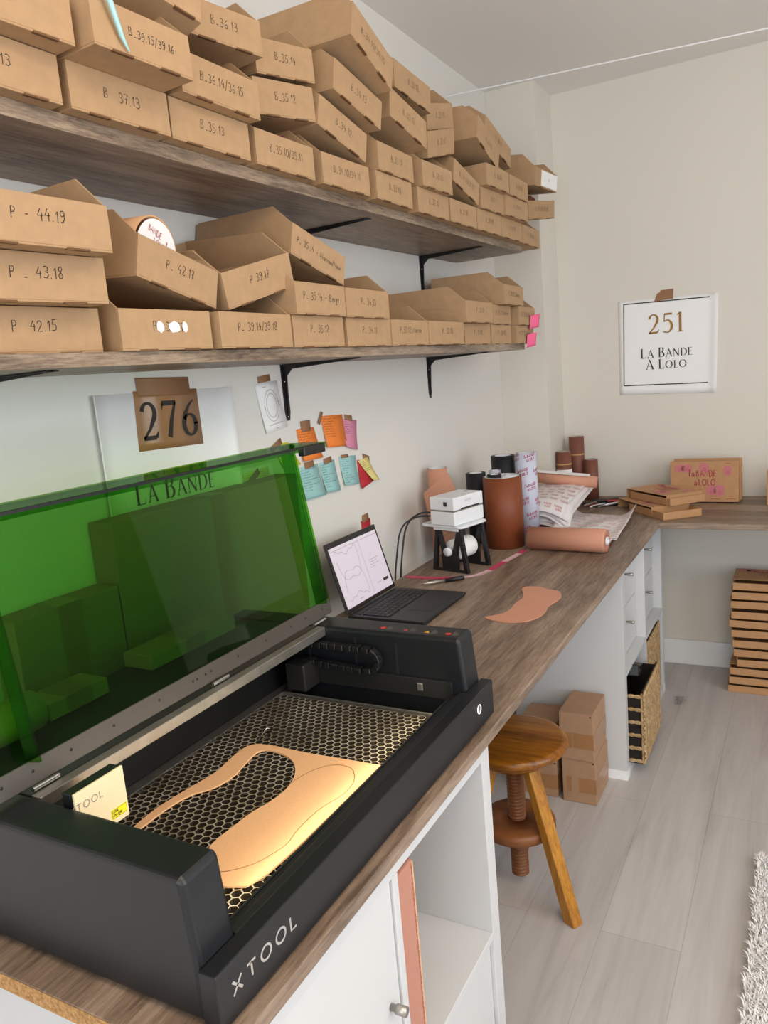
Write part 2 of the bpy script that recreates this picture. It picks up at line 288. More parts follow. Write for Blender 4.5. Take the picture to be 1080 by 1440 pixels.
def serif(t, h, x, y, caps=(), sx=1.0, gap=.1, bold=1.1):
    """letters at the indices in caps are full height, the others small capitals"""
    out = []; cx = 0
    for i, ch in enumerate(t):
        k = 1.0 if (i in caps or ch.isdigit()) else .78
        wdt, st = SG[ch]
        for q in st: out.append([(cx + a * k, b * k, c * k) for a, b, c in q])
        cx += (wdt + gap) * k
    cx -= gap
    return [[(x + (a - cx / 2) * h * sx, y + b * h, c * h * bold) for a, b, c in q] for q in out]
def logo(h, x, y):
    """la BANDE / a LOLO in two lines, centred at x"""
    a, wa = text('la', h * 1.15, 0, 0, sx=.8); b, wb = text('BANDE', h, 0, 0, sx=.78)
    c, wc = text('à', h, 0, 0); d, wd = text('LOLO', h, 0, 0, sx=.78); tot = wa + wb + h * .32; t2 = wc + wd + h * .25
    mv = lambda ss, dx, dy: [[(p[0] + dx, p[1] + dy) for p in q] for q in ss]
    return mv(a, x - tot / 2, y + h * .72) + mv(b, x - tot / 2 + wa + h * .32, y + h * .72) + mv(c, x - t2 / 2 + h * .3, y - h * .72) + mv(d, x - t2 / 2 + wc + h * .55, y - h * .72)
# ------------------------------------------------------------------ the room
XR, YF, YB, ZC = 3.4, -2.0, 3.63, 2.5805
struct(MB().box(-.1, XR + .1, YF - .1, YB + .1, -.05, 0).build('floor', M['floor']))
struct(MB().box(-.1, XR + .1, YF - .1, YB + .1, ZC, ZC + .05).build('ceiling', M['ceil']))
struct(MB().box(-.1, 0, YF - .1, YB + .1, 0, ZC).build('wall_left', M['wall']))
struct(MB().box(0, XR, YB, YB + .1, 0, ZC).build('wall_back', M['cream']))
struct(MB().box(.0005, .2129, 3.385, YB, 0, ZC).build('wall_corner', M['cream']))
def wall_hole(name, horiz, a0, a1, h0, h1, z0, z1, p0, p1):
    b = MB()
    for lo, hi, zz0, zz1 in ((a0, h0, 0, ZC), (h1, a1, 0, ZC), (h0, h1, 0, z0), (h0, h1, z1, ZC)):
        b.box(*((lo, hi, p0, p1) if horiz else (p0, p1, lo, hi)), zz0, zz1)
    struct(b.build(name, M['roomwall']))  # unseen walls coloured darker to cut the bounce light
wall_hole('wall_right', False, YF, YB, -.5, 2.1, .5, 2.4, XR, XR + .1)
wall_hole('wall_front', True, 0, XR, .6, 2.8, .5, 2.4, YF - .1, YF)
def window(name, horiz, h0, h1, z0, z1, p):
    b = MB(); t = .05
    for lo, hi, a, c in ((h0, h0 + t, z0, z1), (h1 - t, h1, z0, z1), (h0, h1, z0, z0 + t), (h0, h1, z1 - t, z1), ((h0 + h1) / 2 - t / 2, (h0 + h1) / 2 + t / 2, z0, z1)):
        b.box(*((lo, hi, p, p + .04) if horiz else (p, p + .04, lo, hi)), a, c)
    struct(b.build(name, M['whitew']))
window('window_1', False, -.5, 2.1, .5, 2.4, XR + .05)
window('window_2', True, .6, 2.8, .5, 2.4, YF - .09)
struct(MB().box(.2135, XR, YB - .016, YB - .0005, 0, .118).build('baseboard_back', M['whitew'], bevel=.003))
struct(MB().box(.0005, .015, YF, 3.384, 0, .118).build('baseboard_left', M['whitew'], bevel=.003))
tag(MB().tube([(0.0, 2.964, 2.462), (1.7, 3.208, 2.458), (XR, 3.45, 2.462)], .0028, 8).build('wire', M['whitew']), 'thin white wire strung across the room just under the ceiling', 'wire')

# ------------------------------------------------------------------ worktops and shelves
H = .792
def board(name, label, build, mats, cat, kids=()):
    t = thing(name, label, cat); return t
t = tag(MB().prism([(.07, .465), (.7234, .465), (.7234, 3.625), (.215, 3.625), (.215, 3.382), (.07, 3.382)], .770, H).build('worktop', M['wood'], bevel=.0015), 'long grey-brown oak worktop along the left wall under the shelves', 'worktop')
MB().box(.0705, .723, .4642, .4649, .7705, .7915).build('cut_edge', M['chip'], t)['label'] = 'raw chipboard end of the worktop'
tag(MB().box(.7239, 2.3, 3.043, 3.625, .770, H).build('worktop', M['woodx'], bevel=.0015), 'grey-brown oak worktop along the back wall carrying the product boxes', 'worktop')
tag(MB().box(2.262, 2.298, 3.08, 3.612, 0, .7695).build('side_panel', M['white']), 'white panel holding up the far right end of the back worktop', 'panel')
def shelf(lab, x1, y0, y1, zl, sl, th):
    z = lambda y: zl + sl * (y - .95)
    b = MB(); b.add([(x, y, z(y) - d) for x in (.001, x1) for y in (y0, y1) for d in (th, 0)], [(0, 1, 3, 2), (4, 6, 7, 5), (0, 4, 5, 1), (2, 3, 7, 6), (0, 2, 6, 4), (1, 5, 7, 3)]); b.m = [0, 1, 0, 0, 0, 0]
    return tag(b.build('wall_shelf', [M['wood'], M['woodedge']], bevel=.0008), lab, 'shelf')
zu = lambda y: 1.8582 + .0070 * (y - .95)
zl_ = lambda y: 1.5172 - .0028 * (y - .75)
shelf('upper oak wall shelf carrying the bins marked B', .272, -.25, 2.945, zu(.95), .0070, .0245)
shelf('lower oak wall shelf carrying the bins marked P', .276, -.25, 2.905, zl_(.95), -.0028, .022)
def bracket(y, z, lab):
    t = thing('shelf_bracket', lab, 'bracket', (0, y, z), group='black steel shelf brackets')
    b = MB(); b.prism([(.0005, 0), (.235, 0), (.235, -.003), (.03, -.013), (.012, -.03), (.005, -.14), (.0005, -.145)], -.002, .002, 'y'); b.build('gusset', M['blackpl'], t)
    MB().box(.0005, .235, -.0115, .0115, -.0025, -.0004).build('arm', M['blackpl'], t)
    b = MB(); b.prism([(-.0115, -.001), (.0115, -.001), (.0115, -.125), (.006, -.148), (-.006, -.148), (-.0115, -.125)], .0005, .003, 'x'); b.build('wall_plate', M['blackpl'], t)
    for zz in (-.045, -.138): MB().lathe([(0, 0), (.0035, 0), (.003, .0015), (0, .002)], 12, T=Matrix.Translation((.003, 0, zz)) @ Matrix.Rotation(PI / 2, 4, 'Y')).build('screw', M['chrome'], t)
pl = ['leftmost, above the numbered poster', 'between the poster drawing and the orange notes', 'near the far end above the printer']
for i, y in enumerate((.80, 1.712, 2.618)):
    bracket(y, zl_(y) - .0222, 'black steel bracket under the lower shelf, ' + pl[i])
for i, y in enumerate((.70, 1.83, 2.62)):
    bracket(y, zu(y) - .0247, 'black steel bracket under the upper shelf, ' + ['leftmost', 'middle of the three', 'nearest the far end'][i])

# ------------------------------------------------------------------ cabinets
def cube_unit(y0, y1, x0, x1, h, lab):
    t = thing('cube_cabinet', lab, 'cabinet', ((x0 + x1) / 2, (y0 + y1) / 2, 0)); mx, my = (x0 + x1) / 2, (y0 + y1) / 2
    a0, a1, b0, b1 = x0 - mx, x1 - mx, y0 - my, y1 - my
    for s, nm in ((b0, 'side_panel'), (b1 - .036, 'side_panel')): MB().box(a0, a1, s, s + .036, .0, h).build(nm, M['white'], t, bevel=.001)
    MB().box(a0, a1, b0 + .0362, b1 - .0362, h - .036, h).build('top_panel', M['white'], t, bevel=.001)
    MB().box(a0, a1, b0 + .0362, b1 - .0362, 0, .036).build('bottom_panel', M['white'], t, bevel=.001)
    MB().box(a0, a1, -.008, .008, .0362, h - .0362).build('divider', M['white'], t, bevel=.001)
    for s in (-1, 1):
        lo, hi = (b0 + .0362, -.0082) if s < 0 else (.0082, b1 - .0362)
        MB().box(a0, a1, lo, hi, .365, .381).build('shelf_panel', M['white'], t, bevel=.001)
        MB().box(a0, a0 + .004, lo, hi, .0362, h - .0362).build('back_panel', M['white'], t)
    return t, a1, b0, b1
def knob(parent, x, y, z, L=.03, r=.006, rib=False):
    prof = [(0, 0), (r * .7, 0), (r * .7, L * .35), (r, L * .36), (r, L), (0, L)]
    MB().lathe(prof, 16, T=Matrix.Translation((x, y, z)) @ Matrix.Rotation(PI / 2, 4, 'Y')).build('knob', M['steel'], parent)
t, a1, b0, b1 = cube_unit(.487, 1.248, .317, .707, .7695, 'white cube cabinet with doors under the laser cutter end of the worktop')
d = MB().box(a1 - .022, a1 - .004, b0 + .038, -.010, .383, .7315).build('door', M['white'], t, bevel=.001); knob(d, a1 - .004, -.038, .545, .026, .0075)
d = MB().box(a1 - .022, a1 - .004, b0 + .038, -.010, .038, .363).build('door', M['white'], t, bevel=.001); knob(d, a1 - .004, -.038, .20, .026, .0075)
d = MB().box(a1 - .026, a1 - .008, .010, b1 - .038, .038, .363).build('door', M['white'], t, bevel=.001); knob(d, a1 - .008, .30, .20, .026, .0075)
t2, a1, b0, b1 = cube_unit(2.503, 3.300, .303, .693, .7695, 'white cube cabinet with drawers and baskets under the corner of the worktop')
for lo, hi in ((b0 + .038, -.010), (.010, b1 - .038)):
    for z0, z1 in ((.383, .556), (.559, .7315)):
        d = MB().box(a1 - .05, a1 - .034, lo, hi, z0, z1).build('drawer', M['white'], t2, bevel=.001); knob(d, a1 - .034, (lo + hi) / 2, (z0 + z1) / 2 + .03, .03, .0055)
for s in (b0, b1 - .036): MB().box(a1 - .3, a1 + .0006, s - .0006 if s < 0 else s, s + .036 + (.0006 if s > 0 else 0), .0, .034).build('plinth', M['whitew'], t2)
# pink stitched folder standing in the near cabinet
t = thing('leather_folder', 'pink stitched leather folder standing in the open cube of the near cabinet', 'folder', (.567, .905, .3815))
MB().box(-.15, .130, -.026, .036, 0, .331).build('cover', M['pinkb'], t, bevel=.004)
MB().box(-.15, .128, .0365, .040, .002, .323).build('edge_strip', M['lea'], t)
f = plane((.1305, 0, 0), (0, 1, 0), (0, 0, 1), .0004); b = MB()
for i in range(34): b.ribbons([[(.0295, .012 + i * .0092), (.0295, .017 + i * .0092)]], .0016, f)
b.build('stitching', M['redink'], t)

# ------------------------------------------------------------------ shelf bins: rotation vector, centre of the front face, width, height
BIN = {
'u1':(-0.0020,0.0064,-0.0280,0.2978,0.7526,1.8897,0.1693,0.0652),
'u2':(0.0005,0.0022,-0.0388,0.3002,0.9508,1.8912,0.1948,0.0657),
'u3':(-0.0005,0.0063,-0.0216,0.3004,1.1595,1.8926,0.2058,0.0657),
'u4':(0.0000,0.0048,-0.0168,0.2996,1.3853,1.8942,0.1993,0.0657),
'u5':(0.0005,0.0056,-0.0304,0.3015,1.6199,1.8959,0.1991,0.0657),
'u6':(-0.0004,0.0041,-0.0006,0.3043,1.8518,1.8975,0.1962,0.0659),
'u7':(0.0003,0.0033,-0.0152,0.3000,2.0968,1.8992,0.2023,0.0658),
'u8':(0.0002,0.0027,-0.0099,0.3007,2.3145,1.9007,0.2049,0.0656),
'u9':(0.0008,0.0029,-0.0230,0.3013,2.5314,1.9023,0.2072,0.0659),
'u10':(0.0003,0.0032,-0.0116,0.3027,2.7502,1.9038,0.2118,0.0660),
'u11':(-0.0011,0.0025,0.0169,0.2971,2.9861,1.9054,0.2215,0.0659),
'v1':(-0.0046,0.0020,-0.0734,0.3329,0.7494,1.9560,0.1780,0.0641),
'v2':(0.0013,-0.0109,-0.0378,0.3669,0.9445,1.9576,0.1916,0.0651),
'v3':(-0.0015,0.0143,-0.0159,0.3282,1.1656,1.9593,0.2062,0.0658),
'v4':(0.0966,0.0237,-0.1409,0.2850,1.4243,2.0103,0.1805,0.0672),
'v5':(-0.2467,0.0005,-0.0467,0.3070,1.6121,1.9898,0.1918,0.0670),
'v6':(-0.0013,0.0039,0.0210,0.3095,1.8605,1.9642,0.2013,0.0658),
'v7':(0.0009,0.0027,-0.0320,0.3165,2.0985,1.9658,0.1884,0.0659),
'v8':(-0.2781,0.0148,-0.0514,0.3063,2.3391,1.9944,0.1816,0.0668),
'v9':(0.0011,0.0060,-0.0381,0.3116,2.5446,1.9690,0.1958,0.0658),
'v10':(0.0012,0.0017,-0.0306,0.3252,2.7509,1.9704,0.2183,0.0659),
'v11':(0.1225,0.0960,-0.1261,0.2995,3.1336,2.0222,0.2437,0.0676),
'w1':(-0.2549,-0.1687,-0.2033,0.3447,1.0349,2.0716,0.1272,0.0664),
'w2':(0.0044,0.0031,-0.1758,0.3015,1.2256,2.0817,0.1813,0.0626),
'w3':(0.1134,0.0555,-0.1294,0.2896,1.4306,2.0849,0.1787,0.0647),
'w4':(-0.2228,0.0177,-0.0348,0.3281,1.6580,2.0672,0.2023,0.0674),
'w5':(-0.2173,-0.0501,-0.0266,0.3248,1.9204,2.0775,0.1965,0.0741),
'w6':(0.2442,0.1513,0.0467,0.2996,2.1806,2.0771,0.2148,0.0676),
'x1':(-0.3050,0.0276,0.0373,0.3296,2.4868,2.1290,0.2123,0.0699),
'x2':(-0.2281,-0.0138,0.0118,0.3036,2.6570,2.1728,0.2544,0.0686),
'w8':(0.2309,0.0827,-0.0013,0.2837,2.2208,2.1604,0.1940,0.0694),
'w9':(-0.0529,0.0022,0.0168,0.3031,2.0081,2.1801,0.2248,0.0686),
'w10':(-0.3182,-0.0242,0.0435,0.3663,1.6731,2.1609,0.2012,0.0767),
'y1':(0.0008,0.0035,-0.0301,0.3335,2.5466,2.0356,0.1951,0.0658),
'y2':(-0.0004,0.0040,0.0076,0.3320,2.7625,2.0371,0.2029,0.0659),
'y3':(0.0260,0.1121,-0.0414,0.3255,3.1250,2.1261,0.2486,0.0657),
'l1':(0.0014,0.0130,-0.0281,0.2620,0.7601,1.5501,0.2328,0.0659),
'l2':(0.0037,0.0097,-0.0639,0.3009,0.7468,1.6170,0.2295,0.0659),
'l3':(0.0013,0.0039,-0.0442,0.3381,0.7333,1.6837,0.2324,0.0654),
'l4':(0.0010,0.0059,-0.0125,0.2826,1.0062,1.5502,0.2121,0.0659),
'l5':(-0.2098,0.0427,0.0811,0.2822,1.0510,1.6443,0.2117,0.0678),
'l6':(-0.0022,0.0017,0.0123,0.2898,1.2419,1.5498,0.2299,0.0659),
'l7':(0.2538,0.0635,-0.0320,0.2793,1.2794,1.6480,0.2202,0.0677),
'l8':(-0.2724,-0.0011,-0.0178,0.2783,1.5072,1.7137,0.2069,0.0673),
'l9':(-0.0021,0.0057,0.0135,0.3019,1.4619,1.6151,0.2023,0.0658),
'l10':(-0.0015,0.0071,0.0020,0.2870,1.4652,1.5489,0.2042,0.0660),
'l11':(-0.0007,0.0085,0.0013,0.2944,1.6804,1.6144,0.2118,0.0659),
'l12':(0.0001,0.0043,-0.0039,0.2846,1.6933,1.5482,0.2173,0.0660),
'l13':(-0.0003,0.0044,0.0017,0.2880,1.9136,1.5477,0.2229,0.0660),
'l14':(0.0000,0.0043,-0.0112,0.2914,2.1488,1.5471,0.2480,0.0661),
'l15':(-0.0010,0.0057,0.0054,0.3014,2.3966,1.6123,0.2356,0.0661),
'l16':(-0.0008,0.0033,0.0031,0.2778,2.4273,1.5458,0.2272,0.0661),
'l17':(-0.0004,0.0032,0.0005,0.2752,2.6591,1.5450,0.2050,0.0661),
'l18':(-0.0010,0.0045,0.0061,0.2790,2.6658,1.6116,0.1845,0.0659),
'l19':(-0.0015,0.0125,0.0159,0.3049,2.7267,1.6780,0.2201,0.0661),
'l20':(-0.0002,0.0010,0.0031,0.2944,2.8949,1.6109,0.1967,0.0659),
'l21':(0.0003,0.0037,-0.0050,0.2850,2.8931,1.5443,0.1992,0.0662),
}
BD = .27; HS = .112
# name: writing, raised left and right side, where it stands
INFO = {
 'u1': ('13', 0, 0, 'leftmost bin standing directly on the upper shelf, writing ends in 13'), 'u2': ('B  37.13', 0, 0, 'cardboard bin marked B 37.13 standing directly on the upper shelf'), 'u3': ('B_35.13', 0, 0, 'cardboard bin marked B_35.13 standing directly on the upper shelf'),
 'u4': ('B_35.10/35.11', 1, 1, 'cardboard bin marked B_35.10/35.11 with leather showing, on the upper shelf'), 'u5': ('B_34.10/34.11', 1, 0, 'cardboard bin marked B_34.10/34.11 standing directly on the upper shelf'), 'u6': ('B_33.10', 0, 0, 'cardboard bin marked B_33.10 standing directly on the upper shelf'),
 'u7': ('B_32.10', 0, 0, 'bottom-row upper shelf bin next right of the one marked B_33.10'), 'u8': ('B_31.10', 1, 0, 'bottom-row upper shelf bin under the tilted bin with two numbers'), 'u9': ('B_30.09', 0, 0, 'bottom-row upper shelf bin, third from the far end of the row'),
 'u10': ('B_29.09', 0, 0, 'bottom-row upper shelf bin, second from the far end of the row'), 'u11': ('B_28.08', 1, 1, 'last bottom-row bin overhanging the far end of the upper shelf'),
 'v1': ('P', 0, 0, 'leftmost bin in the second layer of the upper shelf, cut by the photo edge'), 'v2': ('B_39.15/39.16', 1, 1, 'cardboard bin marked B_39.15/39.16 with a teal ribbon hanging over it'), 'v3': ('B_36.14/36.15', 1, 1, 'cardboard bin marked B_36.14/36.15 on top of bin B_35.13'),
 'v4': ('B_35.12', 0, 0, 'cardboard bin marked B_35.12 in the second layer of the upper shelf'), 'v5': ('B_34.12', 1, 0, 'tilted cardboard bin marked B_34.12 in the second layer of the upper shelf'), 'v6': ('B_33.11', 1, 0, 'cardboard bin marked B_33.11 on top of bin B_33.10'),
 'v7': ('B_32.13', 1, 1, 'second-layer upper shelf bin next right of bin B_33.11'), 'v8': ('B_31.11/31.12', 1, 0, 'steeply tilted upper shelf bin with two numbers, right of centre'), 'v9': ('30.11', 0, 0, 'second-layer upper shelf bin right of the steeply tilted one'),
 'v10': ('B_29.11', 0, 0, 'second-layer upper shelf bin, last before the overhanging pair at the far end'), 'v11': ('B_28.08/28.09', 0, 0, 'far end upper shelf bin with offcuts showing, below the white-labelled bin'),
 'w1': ('', 1, 1, 'tilted bin at the top left resting on bin B_39.15/39.16'), 'w2': ('B_36.13', 1, 1, 'cardboard bin marked B_36.13 in the top layer of the upper shelf'), 'w3': ('B_35.14', 1, 1, 'cardboard bin marked B_35.14 on top of bin B_35.12'),
 'w4': ('B_34.13', 1, 0, 'tilted cardboard bin marked B_34.13 lying on bin B_34.12'), 'w5': ('B_33.12', 1, 1, 'tilted cardboard bin marked B_33.12 lying on bin B_33.11'), 'w6': ('B_32.12', 0, 0, 'forward-facing bin marked B_32.12, lower of the square pair on the upper shelf'),
 'x1': ('B_31.13', 1, 0, 'steeply tilted bin on top at the far half of the upper shelf, nearer of two'), 'x2': ('B_30.12', 1, 1, 'steeply tilted bin on top at the far half of the upper shelf, farther of two'), 'w8': ('B_32.11', 1, 1, 'bin marked B_32.11, upper of the square pair on the upper shelf'),
 'w9': ('B_33.13', 1, 1, 'cardboard bin marked B_33.13 on the very top of the pile'), 'w10': ('B_34.14/34.15', 1, 1, 'large tilted bin marked B_34.14/34.15, highest on the upper shelf'), 'y1': ('B_30.10', 0, 0, 'third-layer upper shelf bin under the two steeply tilted bins, left one'),
 'y2': ('B_29.10', 1, 1, 'third-layer upper shelf bin under the two steeply tilted bins, right one'), 'y3': ('', 1, 1, 'far end upper shelf bin with a white paper label on its front'),
 'l1': ('P  42.15', 0, 0, 'cardboard bin marked P 42.15, bottom left of the lower shelf'), 'l2': ('P _ 43.18', 0, 0, 'cardboard bin marked P_43.18, middle of the left stack on the lower shelf'), 'l3': ('P - 44.19', 0, 1, 'cardboard bin marked P-44.19, top of the left stack on the lower shelf'),
 'l4': ('P  38.17', 1, 0, 'lower shelf bin whose number is blotted out with white correction fluid'), 'l5': ('P_ 42.17', 1, 1, 'tilted cardboard bin marked P_42.17 holding a rolled printed sheet'), 'l6': ('P_ 39.14/39.18', 0, 1, 'cardboard bin marked P_39.14/39.18 standing on the lower shelf'),
 'l7': ('P 39.17', 1, 1, 'open tilted bin marked P 39.17 showing its empty inside'), 'l8': ('P_ 35.14 - Marron/Noir', 1, 0, 'tilted cardboard bin marked P_35.14 Marron/Noir, highest on the lower shelf'), 'l9': ('P_ 35.14 - Beige', 1, 0, 'cardboard bin marked P_35.14 Beige in the second layer of the lower shelf'),
 'l10': ('P_ 35.12', 0, 0, 'cardboard bin marked P_35.12 standing on the lower shelf'), 'l11': ('P_ 34.13', 0, 1, 'cardboard bin marked P_34.13 on top of bin P_34.11'), 'l12': ('P_ 34.11', 0, 0, 'cardboard bin marked P_34.11 standing on the lower shelf'),
 'l13': ('P_33.12_Marron', 0, 1, 'cardboard bin marked P_33.12 Marron standing on the lower shelf'), 'l14': ('P_ 32.10', 0, 1, 'cardboard bin marked P_32.10 standing on the lower shelf'), 'l15': ('P_ 31.11', 1, 1, 'second-layer lower shelf bin with a long tall side behind bin P_32.10'),
 'l16': ('P_ 31.10', 0, 0, 'bottom-row lower shelf bin next right of bin P_32.10'), 'l17': ('P_ 30.10', 0, 0, 'bottom-row lower shelf bin, second from the far end'), 'l18': ('P_30.11_Marron', 0, 0, 'second-layer lower shelf bin under the topmost tall-sided bin at the far end'),
 'l19': ('P_30.12_Beige', 1, 1, 'topmost tall-sided bin at the far end of the lower shelf'), 'l20': ('P_29.12_Beige', 0, 1, 'far end lower shelf bin with the upper pink sticky note'), 'l21': ('P_29.12_Marron', 0, 0, 'far end bottom-row lower shelf bin with the lower pink sticky note'),
}
def rotm(r):
    v = Vector(r); a = v.length
    return Matrix.Rotation(a, 3, v / a) if a > 1e-9 else Matrix.Identity(3)
BM = {}
for k, q in BIN.items():
    txt, rl, rr, lab = INFO[k]
    R = rotm(q[:3]); u = R @ Vector((0, 1, 0)); dd = R @ Vector((-1, 0, 0)); v = R @ Vector((0, 0, 1)); wd, ht = q[6], q[7]
    base = Vector(q[3:6]) - v * (ht / 2)
    m4 = Matrix(((u.x, dd.x, v.x, base.x), (u.y, dd.y, v.y, base.y), (u.z, dd.z, v.z, base.z), (0, 0, 0, 1))); BM[k] = m4
    t = thing('cardboard_bin', lab, 'box', group='cardboard bins on the ' + ('upper' if k[0] in 'uvwxy' else 'lower') + ' shelf', M4=m4)
    w2 = wd / 2 - .0008; tk = .003; D = BD - (.02 if k in ('w2', 'w3', 'w4', 'w10', 'x1') else 0)
    hl, hr = (HS if rl else ht), (HS if rr else ht)
    b = MB(); b.box(-w2, w2, 0, D, 0, tk).box(-w2, w2, 0, tk, tk, ht).box(-w2, w2, D - tk, D, tk, max(hl, hr) - .002)
    for s, hh in ((-1, hl), (1, hr)):
        x0 = -w2 if s < 0 else w2 - tk
        pr = [(tk, tk), (tk, ht), (D - tk, ht), (D - tk, tk)] if hh <= ht else [(tk, tk), (tk, ht), (.056, hh), (D - tk, hh), (D - tk, tk)]
        b.prism(pr, x0, x0 + tk, 'x')
    b.build('body', M['card'], t, bevel=.0006, seg=1)
    if txt:
        b = MB(); hgt = .0155 if k[0] == 'l' else .0150; hgt = min(hgt, (wd - .035) / max(1, len(txt) * .60))
        st, L = text(txt, hgt, 0, 0, jit=.05, slant=.06)
        if k == 'v2': st, L = text(txt, .0118, 0, 0, jit=.05, slant=.06)
        x0 = -L / 2 + (.014 if k == 'v2' else 0)
        zz = ht * (.45 if k[0] != 'l' else .47)
        tl = .03 * rnd.uniform(-1, 1)
        b.ribbons(st, .0011 + .0002 * (k[0] == 'l'), lambda a, c: (x0 + a, -.0004, zz + c + a * tl)); b.build('handwriting', M['ink'], t)
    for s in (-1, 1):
        MB().box(s * wd * .24 - .019, s * wd * .24 + .019, -.0016, .004, -.0012, .0016).build('locking_tab', M['tabm'], t)  # tab colour darkened to stand in for the shade of its slot
    if k == 'l4':
        b = MB()
        for x0, ww, n in ((-.033, .017, 6), (-.006, .028, 9), (.027, .013, 5)):
            p = [(x0 + ww / 2 + ww / 2 * math.cos(a) * rnd.uniform(.85, 1.1), .0375 + .0095 * math.sin(a) * rnd.uniform(.85, 1.15)) for a in [2 * PI * i / 12 for i in range(12)]]
            b.add([(x + .005, -.0008, z) for x, z in p], [tuple(range(12))])
        b.build('correction_fluid', M['paper'], t)
    if k == 'y3':
        b = MB().box(-wd * .24, wd * .49, -.0012, -.0003, .006, ht * .93); b.build('paper_label', M['paper'], t)
        st, L = text('B_1', .008); b = MB().ribbons(st, .0009, lambda a, c: (.02 + a, -.0016, ht * .45 + c)); b.build('handwriting', M['ink'], t)
# hot pink notes stuck to the two far bins
def on(k, x, y, z): return BM[k] @ Vector((x, y, z))
for k, lab, zc, xs in (('l20', 'hot pink sticky note curling on the far end bin in the second layer', .014, .05), ('l21', 'lower hot pink sticky note, hanging at the far end of the lower shelf', .012, .03)):
    b = MB(); b.grid(lambda a, c, k=k, zc=zc, xs=xs: on(k, xs - .03 + a * .075, -.002 - .012 * a * a - .006 * c, zc - .03 + c * .05 + .008 * a), 6, 4, 0)
    tag(b.build('sticky_note', M['hot'], solid=.0004), lab, 'note')
# things lying in the bins
b = MB(); b.tube([on('v2', -.085, -.012, .085), on('v2', -.070, -.014, .055), on('v2', -.052, -.008, .020), on('v2', -.038, -.0045, .004)], [.004, .0045, .0035, .001], 6)
tag(b.build('ribbon', M['teal']), 'pale teal ribbon hanging over the bin marked B_39.15/39.16', 'ribbon')
for k, x0, n, lab in (('u4', .0, 4, 'brown leather offcuts sticking out of the bin marked B_35.10/35.11'), ('v11', -.06, 4, 'pinkish leather offcuts in the bin below the white-labelled bin')):
    b = MB()
    for i in range(n):
        xa = x0 + i * .02; c = .012 * (i % 2)
        b.grid(lambda a, e: on(k, xa + .05 * a, .02 + .02 * i + .05 * e, .045 + .036 * math.sin(PI * (a * .8 + .1)) + c * .6), 6, 3)
    tag(b.build('leather_offcuts', M['leabr'], solid=.0015), lab, 'leather')
t = thing('rolled_sheet', 'rolled tan sheet with white printed backing curling out of bin P_42.17', 'roll', M4=BM['l5'] @ Matrix.Translation((.022, .075, .086)) @ Matrix.Rotation(.22, 4, 'Y'))
MB().grid(lambda a, c: (.056 * math.cos(PI * (1.0 - a * 1.05)), .1 * c, .060 * math.sin(PI * (1.0 - a * 1.05))), 20, 2).build('leather_face', M['lea'], t, solid=.003)
b = MB(); n = 24; pts = [(.052 * math.cos(PI * i / n), .055 * math.sin(PI * i / n)) for i in range(n + 1)]
b.add([(x, -.003, z) for x, z in pts] + [(-.052, -.003, -.03), (.052, -.003, -.03)][:2], [tuple(range(n + 3))]); b.build('backing', M['paper'], t)
b = MB(); f = lambda a, c: (a, -.0036, c)
for st, y in ((text('BANDE', .011, -.03, .024, sx=.8)[0], 0), (text('LOLO', .011, -.012, .008, sx=.8)[0], 0), (text('la', .018, .018, .01, sx=.7)[0], 0)): b.ribbons(st, .0016, f)
b.build('print', M['pinkink'], t)
# ------------------------------------------------------------------ laser cutter
LC = Vector((.42, .895, H))
lt = thing('laser_cutter', 'black desktop laser cutter with raised green lid on the near end of the worktop', 'laser cutter', LC)
def L(b, name, m, par=None, **k):
    """build a mesh given in room coordinates as a part of the cutter"""
    b.v = [(p[0] - LC.x, p[1] - LC.y, p[2] - LC.z) for p in b.v]
    return b.build(name, m, par or lt, **k)
prof = [(.13, .797), (.682, .797), (.682, .8615), (.674, .958), (.668, .962), (.13, .962)]
for y0, y1 in ((.502, .561), (1.226, 1.289)):
    L(MB().prism(prof, y0, y1, 'y'), 'end_housing', M['slate'], bevel=.009, seg=4)
fs = L(MB().box(.6825, .706, .498, 1.293, .7965, .8625), 'front_panel', M['slate'], bevel=.0018)
b = MB().box(.655, .682, .562, 1.2255, .7975, .853).box(.668, .682, .562, 1.2255, .853, .8600)
L(b, 'front_ledge', M['black'], bevel=.002)
L(MB().box(.132, .655, .562, 1.2255, .797, .806), 'base_tray', M['blackin'])
L(MB().box(.132, .366, .562, 1.2255, .948, .961), 'rear_deck', M['black'], bevel=.002)
L(MB().box(.132, .29, .562, 1.2255, .806, .947), 'rear_housing', M['blackin'])
L(MB().box(.3662, .384, .5615, 1.2255, .944, .9615), 'opening_rim', M['steel'], bevel=.001)
L(MB().box(.29, .312, .5625, 1.2250, .832, .841), 'guide_rail', M['steel'], bevel=.001)
L(MB().box(.3125, .316, .5625, 1.2250, .836, .8445), 'guide_rod', M['chrome'], bevel=.001)
b = MB().box(.315, .655, 1.2185, 1.2255, .8445, .8795); L(b, 'side_rail', M['dark'], bevel=.0008)
L(MB().box(.585, .597, 1.2150, 1.2183, .856, .872), 'sensor', M['steel'], bevel=.002)
for x in (.34, .45, .54): L(MB().box(x, x + .004, 1.2215, 1.2255, .8805, .945), 'wall_rib', M['black'])
pts = [(.335 + i * .0175, .932) for i in range(9)] + [(.489 + .024 * math.sin(a), .910 + .022 * math.cos(a)) for a in (.4, .95, 1.5, 2.05, 2.6)] + [(.475 - i * .0175, .888 + .001 * i) for i in range(9)]
